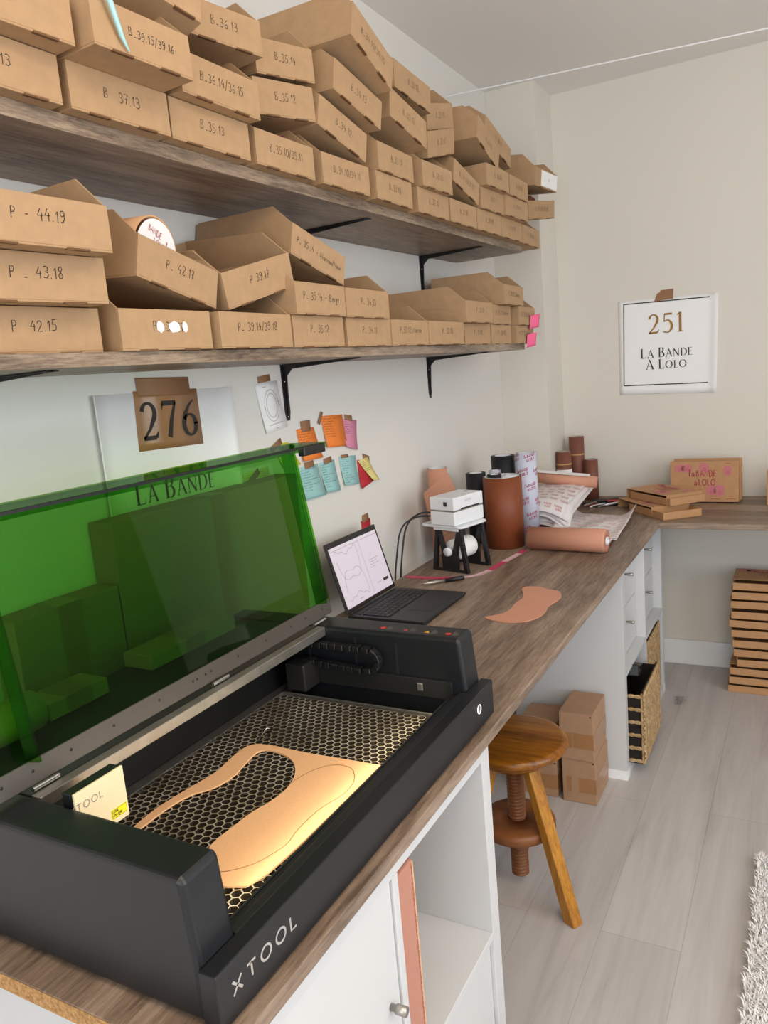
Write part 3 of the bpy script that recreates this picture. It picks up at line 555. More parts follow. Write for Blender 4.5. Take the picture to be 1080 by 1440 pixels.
for i in range(len(pts) - 1):
    (xa, za), (xb, zb) = pts[i], pts[i + 1]; an = math.atan2(zb - za, xb - xa)
    T = Matrix.Translation(((xa + xb) / 2, 1.205, (za + zb) / 2)) @ Matrix.Rotation(-an, 4, 'Y')
    L(MB().box(-.0075, .0075, -.0085, .0085, -.0055, .0055, 0, T), 'chain_link', M['blackpl'], bevel=.001, seg=1)
L(MB().box(.32, .365, 1.165, 1.2180, .8445, .90), 'gantry_block', M['dark'], bevel=.003)
# honeycomb bed: every cell is a short hexagonal wall
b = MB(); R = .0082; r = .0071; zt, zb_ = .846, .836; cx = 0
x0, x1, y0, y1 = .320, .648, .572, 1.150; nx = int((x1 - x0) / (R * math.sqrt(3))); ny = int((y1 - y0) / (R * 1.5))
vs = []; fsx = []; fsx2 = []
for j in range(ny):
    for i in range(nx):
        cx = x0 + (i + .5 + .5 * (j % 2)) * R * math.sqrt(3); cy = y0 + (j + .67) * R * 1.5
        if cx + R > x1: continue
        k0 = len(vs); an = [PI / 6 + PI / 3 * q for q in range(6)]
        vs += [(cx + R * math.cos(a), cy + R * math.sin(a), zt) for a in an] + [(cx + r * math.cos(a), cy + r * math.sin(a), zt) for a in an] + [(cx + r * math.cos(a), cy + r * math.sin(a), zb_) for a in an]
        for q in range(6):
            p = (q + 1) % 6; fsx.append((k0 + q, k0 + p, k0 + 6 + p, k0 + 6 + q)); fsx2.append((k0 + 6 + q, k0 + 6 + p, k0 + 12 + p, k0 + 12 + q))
b.add(vs, fsx + fsx2); b.m = [0] * len(fsx) + [1] * len(fsx2); L(b, 'honeycomb_bed', [M['comb'], M['comb_shade']], recalc=False)  # inner cell walls coloured dark so the holes read as deep shade
b = MB().box(x0 - .004, x0, y0, y1, .829, .8465).box(x0, x1, y0 - .004, y0, .829, .8465).box(x0, x1, y1, y1 + .004, .829, .8465)
L(b, 'bed_frame', M['steel'])
for y in (.60, .86, 1.12): L(MB().box(.33, .65, y - .01, y + .01, .8062, .8288), 'bed_support', M['blackin'])
# carriage with the laser module
md = L(MB().box(.424, .4425, .5628, .640, .9075, .9755), 'laser_module', M['blackpl'], bevel=.001)
fc = MB().box(.4427, .4465, .5628, .6405, .9065, .9765); fc.v = [(p[0] - LC.x, p[1] - LC.y, p[2] - LC.z) for p in fc.v]
fo = fc.build('module_cover', M['beige'], md, bevel=.001); fo['label'] = 'beige front cover of the laser module'
f = plane(Vector((.4467, 0, 0)) - LC, (0, 1, 0), (0, 0, 1), .0002)
st, ln = text('XTOOL', .0088, 0, 0, sx=1.35, gap=.2)
b = MB(); b.ribbons([[(p[0] + .553, p[1] + .953) for p in q] for q in st], .0012, f); b.build('lettering', M['grey'], fo)
b = MB().box(.4466, .4469, .612, .6375, .914, .927); b.v = [(p[0] - LC.x, p[1] - LC.y, p[2] - LC.z) for p in b.v]
sk = b.build('warning_sticker', M['yellow'], fo); sk['label'] = 'yellow laser aperture sticker'
f2 = plane(Vector((.44695, 0, 0)) - LC, (0, 1, 0), (0, 0, 1), .0002); b = MB()
for tx, zz in (('LASER', .9218), ('APERTURE', .9170)):
    st, ln = text(tx, .0032, 0, 0, sx=.8); b.ribbons([[(p[0] + .6140, p[1] + zz) for p in q] for q in st], .0006, f2)
b.ribbons([[(.613, .915), (.6365, .915), (.6365, .926), (.613, .926), (.613, .915)], [(.6235, .9155), (.6255, .9163)]], .0005, f2)
b.build('sticker_text', M['ink'], sk)
# power button, lettering on the front, icons on the far housing
b = MB().lathe([(0, 0), (.0085, 0), (.0085, .0016), (.0072, .0020), (0, .0020)], 28, T=Matrix.Translation((.7061, 1.217, .8355)) @ Matrix.Rotation(PI / 2, 4, 'Y')); bt = L(b, 'power_button', M['steel'])
b = MB().lathe([(.0072, .0018), (.0088, .0018), (.0088, .0024), (.0072, .0024), (.0072, .0018)], 28, T=Matrix.Translation((.7061, 1.217, .8355)) @ Matrix.Rotation(PI / 2, 4, 'Y')); L(b, 'button_ring', M['glow'], bt)
f = plane(Vector((.7061, 0, 0)) - LC, (0, 1, 0), (0, 0, 1), .0003); b = MB()
st, ln = text('XTOOL', .0165, 0, 0, sx=1.32, gap=.32)
k = .112 / ln if ln else 1
b.ribbons([[(.521 + p[0] * .115 / ln / 1.0 * 1.0, .8235 + p[1]) for p in q] for q in st], .0030, f); b.build('lettering', M['chrome'], fs)
f = plane(Vector((0, 0, .9621)) - LC, (1, 0, 0), (0, 1, 0), .0003)
for i, (x, m) in enumerate(((.505, 'red'), (.555, 'red'), (.600, 'amber'), (.643, 'red'))):
    b = MB(); q = [(x - .006, 1.243), (x + .006, 1.243), (x, 1.253)] if i in (1, 2) else [(x + .006 * math.cos(a * PI / 5), 1.248 + .006 * math.sin(a * PI / 5)) for a in range(10)]
    b.add([f(*p) for p in q], [tuple(range(len(q)))]); b.ribbons([[(x + .0065, 1.2645 + d * .004), (x + .0065 + .0, 1.2645 + d * .004)] for d in ()], .001, f)
    o = b.build('warning_icon', M[m], lt)
    b = MB(); b.ribbons([[(x + .010 + d * .004, 1.241), (x + .010 + d * .004, 1.2615 - .004 * d)] for d in range(3)], .0012, f); b.build('warning_text', M['grey'], lt)
# lid: leaning panel with side rims, top lip, seal, hinge strip and hinges
B0 = Vector((.353, 0, .972)); dv = Vector((-.054, 0, .350)); dl = dv.length; dv.normalize(); nv = Vector((dv.z, 0, -dv.x))
def lidT(): return Matrix(((dv.x, 0, nv.x, B0.x - LC.x), (0, 1, 0, -LC.y), (dv.z, 0, nv.z, B0.z - LC.z), (0, 0, 0, 1)))   # local: along the lid, y, out of the lid
LT = lidT()
lid = MB().box(-.004, dl, .497, 1.293, -.002, .002, 0, LT).build('lid', M['green'], lt); lid['label'] = 'raised lid of see-through green acrylic'
for y, nm in ((.575, 'lid_rim'), (1.252, 'lid_rim')):
    p = [(.026, .0022), (dl - .004, .0022), (dl - .004, .012), (dl - .02, .028), (.026, .028)]
    MB().prism([(a, c) for a, c in p], y - .0022, y + .0022, 'y', 0, LT).build(nm, M['greenrim'], lid)
for y in (.497, 1.2895): MB().box(.02, dl, y, y + .0035, .0022, .007, 0, LT).build('lid_edge', M['greenrim'], lid)
lv = Vector((.086, 0, .001)); ll = lv.length; lv.normalize(); ln_ = Vector((lv.z, 0, -lv.x))
P0 = B0 + dv * dl
T2 = Matrix(((lv.x, 0, ln_.x, P0.x - LC.x), (0, 1, 0, -LC.y), (lv.z, 0, ln_.z, P0.z - LC.z), (0, 0, 0, 1)))
lip = MB().box(-.002, ll, .497, 1.293, -.002, .002, 0, T2).build('lid_lip', M['greenlip'], lid)
MB().box(ll - .004, ll, .497, 1.293, .0022, .0085, 0, T2).build('lip_edge', M['greenrim'], lip); MB().box(.004, ll - .005, 1.2895, 1.293, .0022, .018, 0, T2).build('lip_end', M['greenrim'], lip)
MB().box(ll - .0035, ll + .0012, .498, 1.21, -.0015, .0028, 0, T2).build('lid_seal', M['blackpl'], lip)
MB().box(ll - .012, ll + .003, 1.212, 1.286, -.0005, .0175, 0, T2).build('magnet_block', M['blackpl'], lip, bevel=.002)
hs = MB().box(-.004, .026, .497, 1.293, .0023, .0065, 0, LT).build('hinge_strip', M['hinge'], lid, bevel=.0006)
for y in (.53, .575, .635, .71, .80, .875, .885, .905, .92, .99, 1.07, 1.15, 1.20, 1.26):
    MB().lathe([(0, .0066), (.0020, .0066), (.0020, .0072), (0, .0072)], 10, T=LT @ Matrix.Translation((.013, y, 0))).build('screw', M['blackpl'], hs)
for y in (.585, .93, 1.235):
    MB().tube([(.3655 - LC.x, y - .02 - LC.y, .9665 - LC.z), (.3655 - LC.x, y + .02 - LC.y, .9665 - LC.z)], .0035, 10).build('hinge', M['chrome'], lt)
# work light bar inside the machine, on the inner side of the front ledge
L(MB().box(.6505, .6545, .58, 1.21, .8485, .8525), 'light_bar', M['black'])
la = bpy.data.lights.new('light_bar_lamp', 'AREA'); la.shape = 'RECTANGLE'; la.size = .60; la.size_y = .006; la.energy = .55; la.color = (1, .86, .60)
lo = bpy.data.objects.new('light_bar_lamp', la); COL.objects.link(lo); lo.location = (.6495, .89, .868)
zz = Vector((1, 0, .22)).normalized(); xx = Vector((0, 1, 0)); yy = zz.cross(xx)
lo.rotation_euler = Matrix((xx, yy, zz)).transposed().to_euler()
# leather on the bed, with the bra shape cut out of it
LEA = [(.396, .940), (.423, .955), (.510, .951), (.576, .954), (.640, .956), (.647, .957), (.647, .956), (.647, .951), (.647, .872), (.646, .805), (.645, .729), (.642, .690), (.640, .668), (.632, .645), (.630, .641), (.626, .640), (.598, .628), (.560, .640), (.528, .687), (.532, .741), (.534, .779), (.542, .802), (.547, .848), (.531, .894), (.497, .929), (.453, .939), (.427, .935),
       (.433, .890), (.443, .851), (.436, .808), (.414, .785), (.405, .741), (.408, .680), (.401, .655), (.394, .690), (.390, .730), (.394, .768), (.400, .809), (.407, .850), (.399, .895)]
def smooth(poly, n=2):
    for _ in range(n):
        q = []
        for i in range(len(poly)):
            a, c = poly[i], poly[(i + 1) % len(poly)]; q += [(a[0] * .75 + c[0] * .25, a[1] * .75 + c[1] * .25), (a[0] * .25 + c[0] * .75, a[1] * .25 + c[1] * .75)]
        poly = q
    return poly
t = tag(MB().prism(smooth(LEA), .8468, .8495).build('leather_sheet', M['lea']), 'tan leather sheet with cut-out curves lying on the honeycomb bed', 'leather')
f = plane((0, 0, .8497), (1, 0, 0), (0, 1, 0)); b = MB()
cv = [(.530, .760), (.545, .90), (.575, .936), (.610, .935), (.634, .90), (.637, .86), (.622, .82), (.622, .76), (.630, .73), (.615, .68), (.585, .650), (.565, .652)]
cs = []
for i in range(len(cv) - 1):
    for q in range(6): cs.append((cv[i][0] + (cv[i + 1][0] - cv[i][0]) * q / 6, cv[i][1] + (cv[i + 1][1] - cv[i][1]) * q / 6))
for _ in range(6): cs = [cs[0]] + [((cs[i - 1][0] + cs[i][0] * 2 + cs[i + 1][0]) / 4, (cs[i - 1][1] + cs[i][1] * 2 + cs[i + 1][1]) / 4) for i in range(1, len(cs) - 1)] + [cs[-1]]
b.ribbons([cs], .0011, f); b.build('cut_line', M['tabm'], t)
b = MB(); b.tube([(.405, .962, .851), (.392, 1.000, .851), (.404, 1.003, .851), (.414, .966, .851)], .0014, 6)
tag(b.build('wire_clip', M['chrome']), 'small bent silver wire clip at the corner of the leather on the bed', 'clip')

# cartons behind the lid
def carton(lab, x0, x1, y0, y1, z0, z1, m='ship', name='cardboard_box'):
    t = thing(name, lab, 'box', ((x0 + x1) / 2, (y0 + y1) / 2, z0)); hx, hy, hz = (x1 - x0) / 2, (y1 - y0) / 2, z1 - z0
    MB().box(-hx, hx, -hy, hy, 0, hz).build('carton', M[m], t, bevel=.002)
    MB().box(-hx - .0004, hx + .0004, -.025, .025, -.0 + .0005, hz + .0004).build('packing_tape', M['paktape'], t); return t
carton('tall flat cardboard box against the wall behind the green lid', .004, .066, 1.012, 1.63, .0005, 1.213)
carton('lower cardboard box against the wall behind the left half of the green lid', .004, .066, .78, 1.008, .0005, 1.092)
carton('small flat cardboard box lying on the cutter behind the green lid, right one', .136, .205, .935, 1.168, .9625, .990, 'kraft')
carton('small flat cardboard box lying on the cutter behind the green lid, left one', .136, .203, .722, .838, .9625, .990, 'kraft')
t = thing('leather_roll', 'short tan leather roll lying on the cutter behind the left end of the lid', 'roll', (.20, .63, .9935))
MB().lathe([(.012, -.07), (.030, -.07), (.030, .07), (.012, .07), (.012, -.07)], 28, T=Matrix.Rotation(PI / 2, 4, 'X')).build('roll', M['lea'], t)

# ------------------------------------------------------------------ papers on the left wall
def X(y, z, e=.0): return (.0012 + e, y, z)
def fx(e=0): return lambda a, c: Vector((.0014 + e, a, c))
def sheet(par, name, m, pts, e=0, curl=0, n=8):
    """quadrilateral sheet on the wall from TL TR BR BL (y, z), lower end lifting by curl"""
    TL, TR, BR, BL = pts
    def fn(a, c):
        y = (TL[0] * (1 - a) + TR[0] * a) * (1 - c) + (BL[0] * (1 - a) + BR[0] * a) * c; z = (TL[1] * (1 - a) + TR[1] * a) * (1 - c) + (BL[1] * (1 - a) + BR[1] * a) * c
        return (.0012 + e + curl * c * c, y, z)
    return MB().grid(fn, 2, n).build(name, M[m], par, solid=.0003)
def rel(ps, o): return [(p[0] - o[0], p[1] - o[1]) for p in ps]
# large numbered poster
O = (1.276, 1.25)
t = thing('poster', 'white poster numbered 276 on brown card, taped behind the green lid', 'poster', (0, O[0], O[1]))
def fn(a, c):
    e = max(0, abs(a - .5) - .40) / .10; return (.0015 + .012 * e * e, -.220 + .428 * a - .006 * e * (1 if a > .5 else -1), .200 - .006 * (a - .5) - .40 * c)
MB().grid(fn, 40, 2).build('sheet', M['paper'], t, solid=.0004)
c = sheet(t, 'number_card', 'paktape', rel([(1.176, 1.455), (1.367, 1.450), (1.368, 1.324), (1.170, 1.330)], O), .0012); c['label'] = 'brown card with the black number 276'
sheet(t, 'tape', 'tape', rel([(1.186, 1.482), (1.344, 1.477), (1.345, 1.438), (1.188, 1.443)], O), .0018)
b = MB(); b.ribbons([[(p[0], p[1] - .006 * 0 + p[0] * -.02, p[2]) for p in q] for q in serif('276', .078, -.004, .100, sx=1.0, gap=.14, bold=1.35)], .01, fx(.002)); b.build('number', M['ink'], c)
b = MB(); b.ribbons(serif('LA BANDE', .046, -.010, -.029, (0, 3)), .01, fx(.0012)); b.ribbons(serif('À LOLO', .046, -.010, -.098, (0, 2)), .01, fx(.0012)); b.build('lettering', M['ink'], t)
# drawing with circles
O = (1.64, 1.386)
t = thing('paper_sheet', 'white sheet with a drawn double circle taped left of the bracket', 'paper', (0, *O))
sheet(t, 'sheet', 'paper', rel([(1.583, 1.447), (1.678, 1.453), (1.698, 1.331), (1.604, 1.320)], O), 0, .006)
sheet(t, 'tape', 'tape', rel([(1.597, 1.465), (1.648, 1.470), (1.650, 1.453), (1.598, 1.449)], O), .0012)
b = MB(); k = lambda e: lambda a, c: Vector((.0030 + e + .006 * max(0, (.06 - c) / .12) ** 2, a, c))
b.ribbons([ell(.002, .004, .030, .041, n=32), ell(.002, .004, .022, .031, n=32), [(-.022, -.047), (.040, -.040)], [(-.03, .052), (-.012, .053)], [(.006, -.055), (.014, -.054)], [(.028, .012), (.036, .013)], [(.030, .003), (.038, .004)]], .0008, k(.0)); b.build('drawing', M['ink'], t)
def note(lab, m, pts, tape=None, lines=6, curl=.008, h=.0034, e=0):
    cy = sum(p[0] for p in pts) / 4; cz = sum(p[1] for p in pts) / 4; O = (cy, cz)
    t = thing('sticky_note', lab, 'note', (0, *O), group='notes taped to the left wall')
    TL, TR, BR, BL = rel(pts, O); sheet(t, 'sheet', m, [TL, TR, BR, BL], e, curl)
    if tape: sheet(t, 'tape', 'tape', rel(tape, O), e + .0012)
    if lines:
        wd = TR[0] - TL[0]; ht = TL[1] - BL[1]; b = MB()
        def fn(a, c):
            u = a / wd; v = min(1, max(0, -c / ht)); y = (TL[0] * (1 - u) + TR[0] * u) * (1 - v) + (BL[0] * (1 - u) + BR[0] * u) * v; z = (TL[1] * (1 - u) + TR[1] * u) * (1 - v) + (BL[1] * (1 - u) + BR[1] * u) * v
            return Vector((.0017 + e + curl * v * v, y, z))
        b.ribbons(scribble(wd * .08, -ht * .10, wd * .85, ht * .042, lines), .0009, fn); b.build('handwriting', M['ink'], t)
    return t
note('smaller orange note half hidden by the green lid corner', 'or_', [(1.743, 1.317), (1.829, 1.316), (1.852, 1.226), (1.756, 1.227)], [(1.765, 1.337), (1.812, 1.337), (1.812, 1.306), (1.767, 1.306)], 6)
note('larger orange note right of the green lid corner', 'or_', [(1.869, 1.342), (1.987, 1.337), (1.994, 1.242), (1.883, 1.250)], [(1.872, 1.356), (1.882, 1.351), (1.860, 1.318), (1.848, 1.325)], 8, .006, e=.0006)
note('pink note partly behind the larger orange note', 'pk', [(1.980, 1.325), (2.069, 1.312), (2.047, 1.222), (1.985, 1.240)], [(1.998, 1.336), (2.040, 1.329), (2.042, 1.312), (2.000, 1.319)], 6)
note('leftmost pale blue note of the row of three', 'bl', [(1.732, 1.212), (1.830, 1.211), (1.848, 1.118), (1.747, 1.120)], [(1.763, 1.222), (1.808, 1.224), (1.812, 1.206), (1.765, 1.204)], 9)
note('middle pale blue note of the row of three', 'bl', [(1.835, 1.211), (1.919, 1.211), (1.931, 1.117), (1.855, 1.122)], [(1.862, 1.219), (1.902, 1.223), (1.905, 1.206), (1.862, 1.203)], 10)
note('rightmost pale blue note, next to the red one', 'bl', [(1.946, 1.214), (2.044, 1.207), (2.038, 1.119), (1.957, 1.126)], [(1.957, 1.218), (1.998, 1.216), (1.999, 1.206), (1.958, 1.208)], 11)
note('red note hanging under a curling yellow note', 'rd', [(2.049, 1.190), (2.124, 1.184), (2.128, 1.113), (2.052, 1.099)], [(2.085, 1.206), (2.125, 1.193), (2.125, 1.176), (2.090, 1.185)], 0)
note('curling pale yellow note taped over the red one', 'yl', [(2.052, 1.187), (2.113, 1.192), (2.158, 1.111), (2.118, 1.116)], None, 6, .012, e=.0022)
note('bright yellow note just above the top edge of the green lid', 'yl2', [(1.632, 1.291), (1.700, 1.288), (1.738, 1.222), (1.660, 1.222)], [(1.618, 1.283), (1.666, 1.303), (1.670, 1.288), (1.622, 1.266)], 3)
note('yellow note seen through the upper right of the green lid', 'yl2', [(1.495, 1.232), (1.600, 1.236), (1.610, 1.165), (1.503, 1.160)], [(1.502, 1.208), (1.556, 1.240), (1.562, 1.224), (1.510, 1.192)], 4)
note('dark red note just above the laptop screen', 'rd', [(2.040, .998), (2.098, .998), (2.100, .915), (2.042, .915)], [(2.048, 1.015), (2.085, 1.018), (2.087, .994), (2.046, .990)], 0, .004)
# framed number on the far wall
t = thing('poster', 'white poster with gold number 251 taped to the far wall', 'poster', (.68, YB, 1.458))
def fb(e=0): return lambda a, c: Vector((a, -.0014 - e, c))
def fn(a, c):
    TL, TR, BR, BL = (-.203, .211), (.211, .201), (.199, -.212), (-.206, -.199)
    x = (TL[0] * (1 - a) + TR[0] * a) * (1 - c) + (BL[0] * (1 - a) + BR[0] * a) * c; z = (TL[1] * (1 - a) + TR[1] * a) * (1 - c) + (BL[1] * (1 - a) + BR[1] * a) * c
    return (x, -.001 - .018 * max(0, (a - .9) / .1) ** 2 - .004 * max(0, (c - .9) / .1) ** 2, z)
MB().grid(fn, 20, 16).build('sheet', M['paper'], t, solid=.0004)
b = MB(); b.ribbons([[(-.179, .195), (.181, .187)], [(.181, .189), (.172, -.171)], [(.174, -.170), (-.188, -.161)], [(-.187, -.163), (-.178, .197)]], .0045, fb(.001)); b.build('printed_frame', M['ink'], t)
b = MB(); b.ribbons(serif('251', .082, -.002, .057, sx=.92, gap=.12), .01, fb(.001)); b.build('number', M['gold'], t)
b = MB(); b.ribbons(serif('LA BANDE', .040, -.004, -.046, (0, 3)), .01, fb(.001)); b.ribbons(serif('À LOLO', .040, -.006, -.096, (0, 2)), .01, fb(.001)); b.build('lettering', M['ink'], t)
b = MB(); b.prism([(-.049, .193), (.029, .197), (.031, .238), (-.022, .237), (-.024, .230), (-.036, .224), (-.040, .215)], -.0032, -.0026, 'y'); b.build('tape', M['tape'], t)
# ------------------------------------------------------------------ laptop
t = thing('laptop', 'dark grey laptop open behind the laser cutter, pale drawing on its screen', 'laptop', (.24, 1.858, H + .0005))
MB().box(-.115, .118, -.142, .142, .0015, .0125).build('base', M['lcdbody'], t, bevel=.004, seg=3)
MB().box(-.095, .006, -.128, .128, .01255, .0129).build('key_well', M['blackpl'], t)
kb = None
for r in range(6):
    n = 13 if r < 5 else 8
    for c in range(n):
        wk = .0185
        y0 = -.125 + c * (.25 / 13); y1 = y0 + .0172
        if r == 5: y0, y1 = [(-.125, -.108), (-.105, -.088), (-.085, -.066), (-.063, .035), (.038, .057), (.060, .079), (.083, .102), (.106, .125)][c]
        x0 = -.093 + r * .0166
        MB().box(x0, x0 + (.0145 if r else .010), y0, y1, .0130, .0142).build('key', M['key'], t)
MB().box(.022, .100, -.055, .055, .0126, .0129).build('trackpad', M['lcdbody'], t, bevel=.0002)
an = math.radians(16); T = Matrix.Translation((-.113, 0, .012)) @ Matrix.Rotation(-an, 4, 'Y')          # the screen leans back from the hinge
ld = MB().box(-.0055, .0, -.142, .142, .003, .204, 0, T).build('screen_lid', M['bezel'], t, bevel=.003, seg=3)
MB().box(.0001, .0005, -.132, .132, .014, .188, 0, T).build('display', M['screen'], ld)
g = lambda a, c: T @ Vector((.0009, a, c)); b = MB()
def cup(ox, oz, s, fl):
    p = [(-.055, .02), (-.05, .032), (-.035, .022), (-.02, .026), (0, .014), (.02, .026), (.035, .022), (.05, .034), (.056, .018), (.052, -.012), (.040, -.032), (.02, -.036), (0, -.030), (-.02, -.036), (-.04, -.032), (-.052, -.010), (-.055, .02)]
    q = p
    for _ in range(2):
        q = [x for i in range(len(q) - 1) for x in ((q[i][0] * .75 + q[i + 1][0] * .25, q[i][1] * .75 + q[i + 1][1] * .25), (q[i][0] * .25 + q[i + 1][0] * .75, q[i][1] * .25 + q[i + 1][1] * .75))]
    return [(ox + a * s, oz + c * s * fl * 1.3) for a, c in q]
b.ribbons([cup(-.055, .135, 1.05, 1), cup(-.052, .068, 1.0, -1), [(.022, .02), (.022, .18)], [(-.128, .178), (.128, .178)]], .0009, g)
b.ribbons(scribble(.045, .112, .07, .004, 4), .0009, g); b.ribbons([[(.062, .125), (.066, .132)], [(.05, .040), (.075, .040)], [(-.06, .024), (-.04, .024)]], .001, g); b.build('screen_drawing', M['scr_line'], ld)
MB().box(.0006, .0010, .088, .118, .036, .044, 0, T).build('screen_button', M['ink'], ld)
# label printer on its stand
def rl(pts, r, n=5):
    """polygon with rounded corners"""
    out = []
    for i, p in enumerate(pts):
        a = Vector(pts[i - 1]) - Vector(p); c = Vector(pts[(i + 1) % len(pts)]) - Vector(p); rr = min(r, a.length * .45, c.length * .45)
        A = Vector(p) + a.normalized() * rr; C = Vector(p) + c.normalized() * rr
        for q in range(n + 1):
            s = q / n; out.append(tuple((1 - s) ** 2 * A + 2 * s * (1 - s) * Vector(p) + s * s * C))
    return out
PY = -math.radians(15)
st = thing('printer_stand', 'black and white printer stand holding a roll of labels', 'stand', (.205, 2.236, H + .0005), PY)
for y, wd in ((0, 1), (.115, 1)):
    b = MB(); o = rl([(-.074, 0), (.074, 0), (.052, .146), (-.052, .146)], .008)
    # frame with a Y brace, built as bars of one moulded panel
    b.prism(rl([(-.074, 0), (-.058, 0), (-.038, .146), (-.052, .146)], .004), y, y + .012, 'y').prism(rl([(.074, 0), (.058, 0), (.038, .146), (.052, .146)], .004), y, y + .012, 'y')
    b.prism([(-.070, 0), (.070, 0), (.069, .008), (-.069, .008)], y + .0003, y + .0117, 'y').prism([(-.052, .134), (.052, .134), (.051, .146), (-.051, .146)], y + .0003, y + .0117, 'y')
    b.prism(rl([(-.032, .007), (.032, .007), (.034, .050), (.020, .070), (-.020, .070), (-.034, .050)], .008), y + .0006, y + .0114, 'y')
    b.prism([(-.030, .050), (-.046, .128), (-.034, .134), (-.012, .066)], y + .0008, y + .0112, 'y').prism([(.030, .050), (.046, .128), (.034, .134), (.012, .066)], y + .0008, y + .0112, 'y')
    b.build('side_frame', M['blackpl'], st, bevel=.001)
MB().prism(rl([(-.108, -.008), (.062, -.008), (.062, .135), (-.108, .135)], .018), .1465, .1545).build('shelf_plate', M['plwhite'], st, bevel=.002)
for x in (-.035,): MB().box(-.055, .045, -.003, .0, .137, .1463).build('shelf_clip', M['plwhite'], st)
MB().lathe([(0, -.012), (.014, -.012), (.015, -.002), (.009, 0), (.009, .12), (0, .12)], 24, T=Matrix.Translation((0, .0, .068)) @ Matrix.Rotation(-PI / 2, 4, 'X')).build('spindle', M['plwhite'], st)
MB().lathe([(.0095, .018), (.033, .018), (.035, .022), (.035, .105), (.033, .109), (.0095, .109), (.0095, .018)], 36, T=Matrix.Translation((.002, 0, .068)) @ Matrix.Rotation(-PI / 2, 4, 'X')).build('label_roll', M['paper'], st)
pr = thing('label_printer', 'white label printer standing on the black and white stand', 'printer', (.196, 2.232, H + .1556), PY)
MB().box(-.050, .050, -.006, .150, 0, .046).build('lower_case', M['plwhite'], pr, bevel=.004, seg=3)
MB().box(-.049, .049, -.005, .149, .0462, .0492).build('seam', M['grey'], pr)
MB().box(-.050, .050, -.006, .150, .0494, .092).build('lid', M['plwhite'], pr, bevel=.004, seg=3)
MB().box(.008, .022, -.0068, -.0061, .064, .078).build('window', M['ink'], pr, bevel=.001)
MB().box(.0501, .0507, .03, .125, .0495, .0545).build('paper_slot', M['dark'], pr)
f = lambda a, c: Vector((.0505, a, c)); b = MB(); b.ribbons([ell(.055 + i * .007, .076, .0025, .0022, n=8) for i in range(5)], .0007, f); b.build('print', M['grey'], pr)
MB().box(-.005, .008, .12, .13, .0921, .0926).build('button', M['dark'], pr)
def bez(p, n=4):
    for _ in range(n):
        q = [p[0]]
        for a, c in zip(p, p[1:]): q += [tuple(u * .75 + v * .25 for u, v in zip(a, c)), tuple(u * .25 + v * .75 for u, v in zip(a, c))]
        p = q + [p[-1]]
    return p
for y, x1, lab in ((2.145, .135, 'black cable nearer the laptop, running down behind the worktop'), (2.185, .138, 'black cable nearer the printer, running down behind the worktop')):
    tag(MB().tube(bez([(x1, 2.262 + (y - 2.145) * .4, H + .180 + (y - 2.145) * .2), (.10, 2.235 + (y - 2.145) * .6, H + .185 + (y - 2.145) * .2), (.055, y + .05, H + .160), (.048, y + .02, H + .06), (.045, y, H - .02), (.045, y, H - .12)]), .0030, 8).build('cable', M['blackpl']), lab, 'cable')
# tape measure lying in a curve
t = thing('tape_measure', 'pink and white measuring tape lying in a curve around the stand', 'tape measure', (.25, 2.3, H + .0004)); O = Vector((.25, 2.3, H + .0004))
path = [(.085, 2.150), (.15, 2.150), (.205, 2.158), (.262, 2.170), (.305, 2.205), (.325, 2.262), (.332, 2.34), (.342, 2.43), (.352, 2.52), (.350, 2.56)]
cs = []
for i in range(len(path) - 1):
    for q in range(6): cs.append((path[i][0] + (path[i + 1][0] - path[i][0]) * q / 6, path[i][1] + (path[i + 1][1] - path[i][1]) * q / 6))
for _ in range(4): cs = [cs[0]] + [((cs[i - 1][0] + cs[i][0] * 2 + cs[i + 1][0]) / 4, (cs[i - 1][1] + cs[i][1] * 2 + cs[i + 1][1]) / 4) for i in range(1, len(cs) - 1)] + [cs[-1]]
b = MB()
for i in range(len(cs) - 1):
    m = [0, 0, 1, 1, 0, 1, 0][i * 7 // len(cs)]
    b.ribbons([[cs[i], cs[i + 1]]], .021, lambda a, c: Vector((a, c, H + .0012)) - O, m)
b.build('tape', [M['tapep'], M['tapel']], t, solid=.0006)
b = MB(); f = lambda a, c: Vector((a, c, H + .0018)) - O
for i in range(4, len(cs) - 2):
    for s in (.25, .75):
        p = [cs[i][j] * (1 - s) + cs[i + 1][j] * s for j in (0, 1)]; d = Vector((cs[i + 1][0] - cs[i][0], cs[i + 1][1] - cs[i][1])).normalized(); n = Vector((-d.y, d.x))
        b.ribbons([[(p[0] - n.x * .0095, p[1] - n.y * .0095), (p[0] - n.x * .003, p[1] - n.y * .003)]], .0009, f)
b.build('markings', M['ink'], t)
# pen and card
t = thing('marker_pen', 'grey marker pen with black cap lying in front of the printer stand', 'pen', (.187, 2.062, H + .0075), math.atan2(.092, .098))
MB().lathe([(0, 0), (.0018, .002), (.0036, .012), (.0052, .02), (.0055, .075), (0, .075)], 16, T=Matrix.Rotation(PI / 2, 4, 'Y')).build('barrel', M['steel'], t)
MB().lathe([(0, .074), (.0066, .074), (.0068, .13), (.0055, .136), (0, .136)], 16, T=Matrix.Rotation(PI / 2, 4, 'Y')).build('cap', M['blackpl'], t)
tag(MB().box(-.022, .022, -.014, .014, 0, .003).build('card', M['blackpl'], bevel=.001, M4=Matrix.Translation((.205, 2.118, H + .0004)) @ Matrix.Rotation(.5, 4, 'Z')), 'small flat black card lying under the marker pen', 'card')
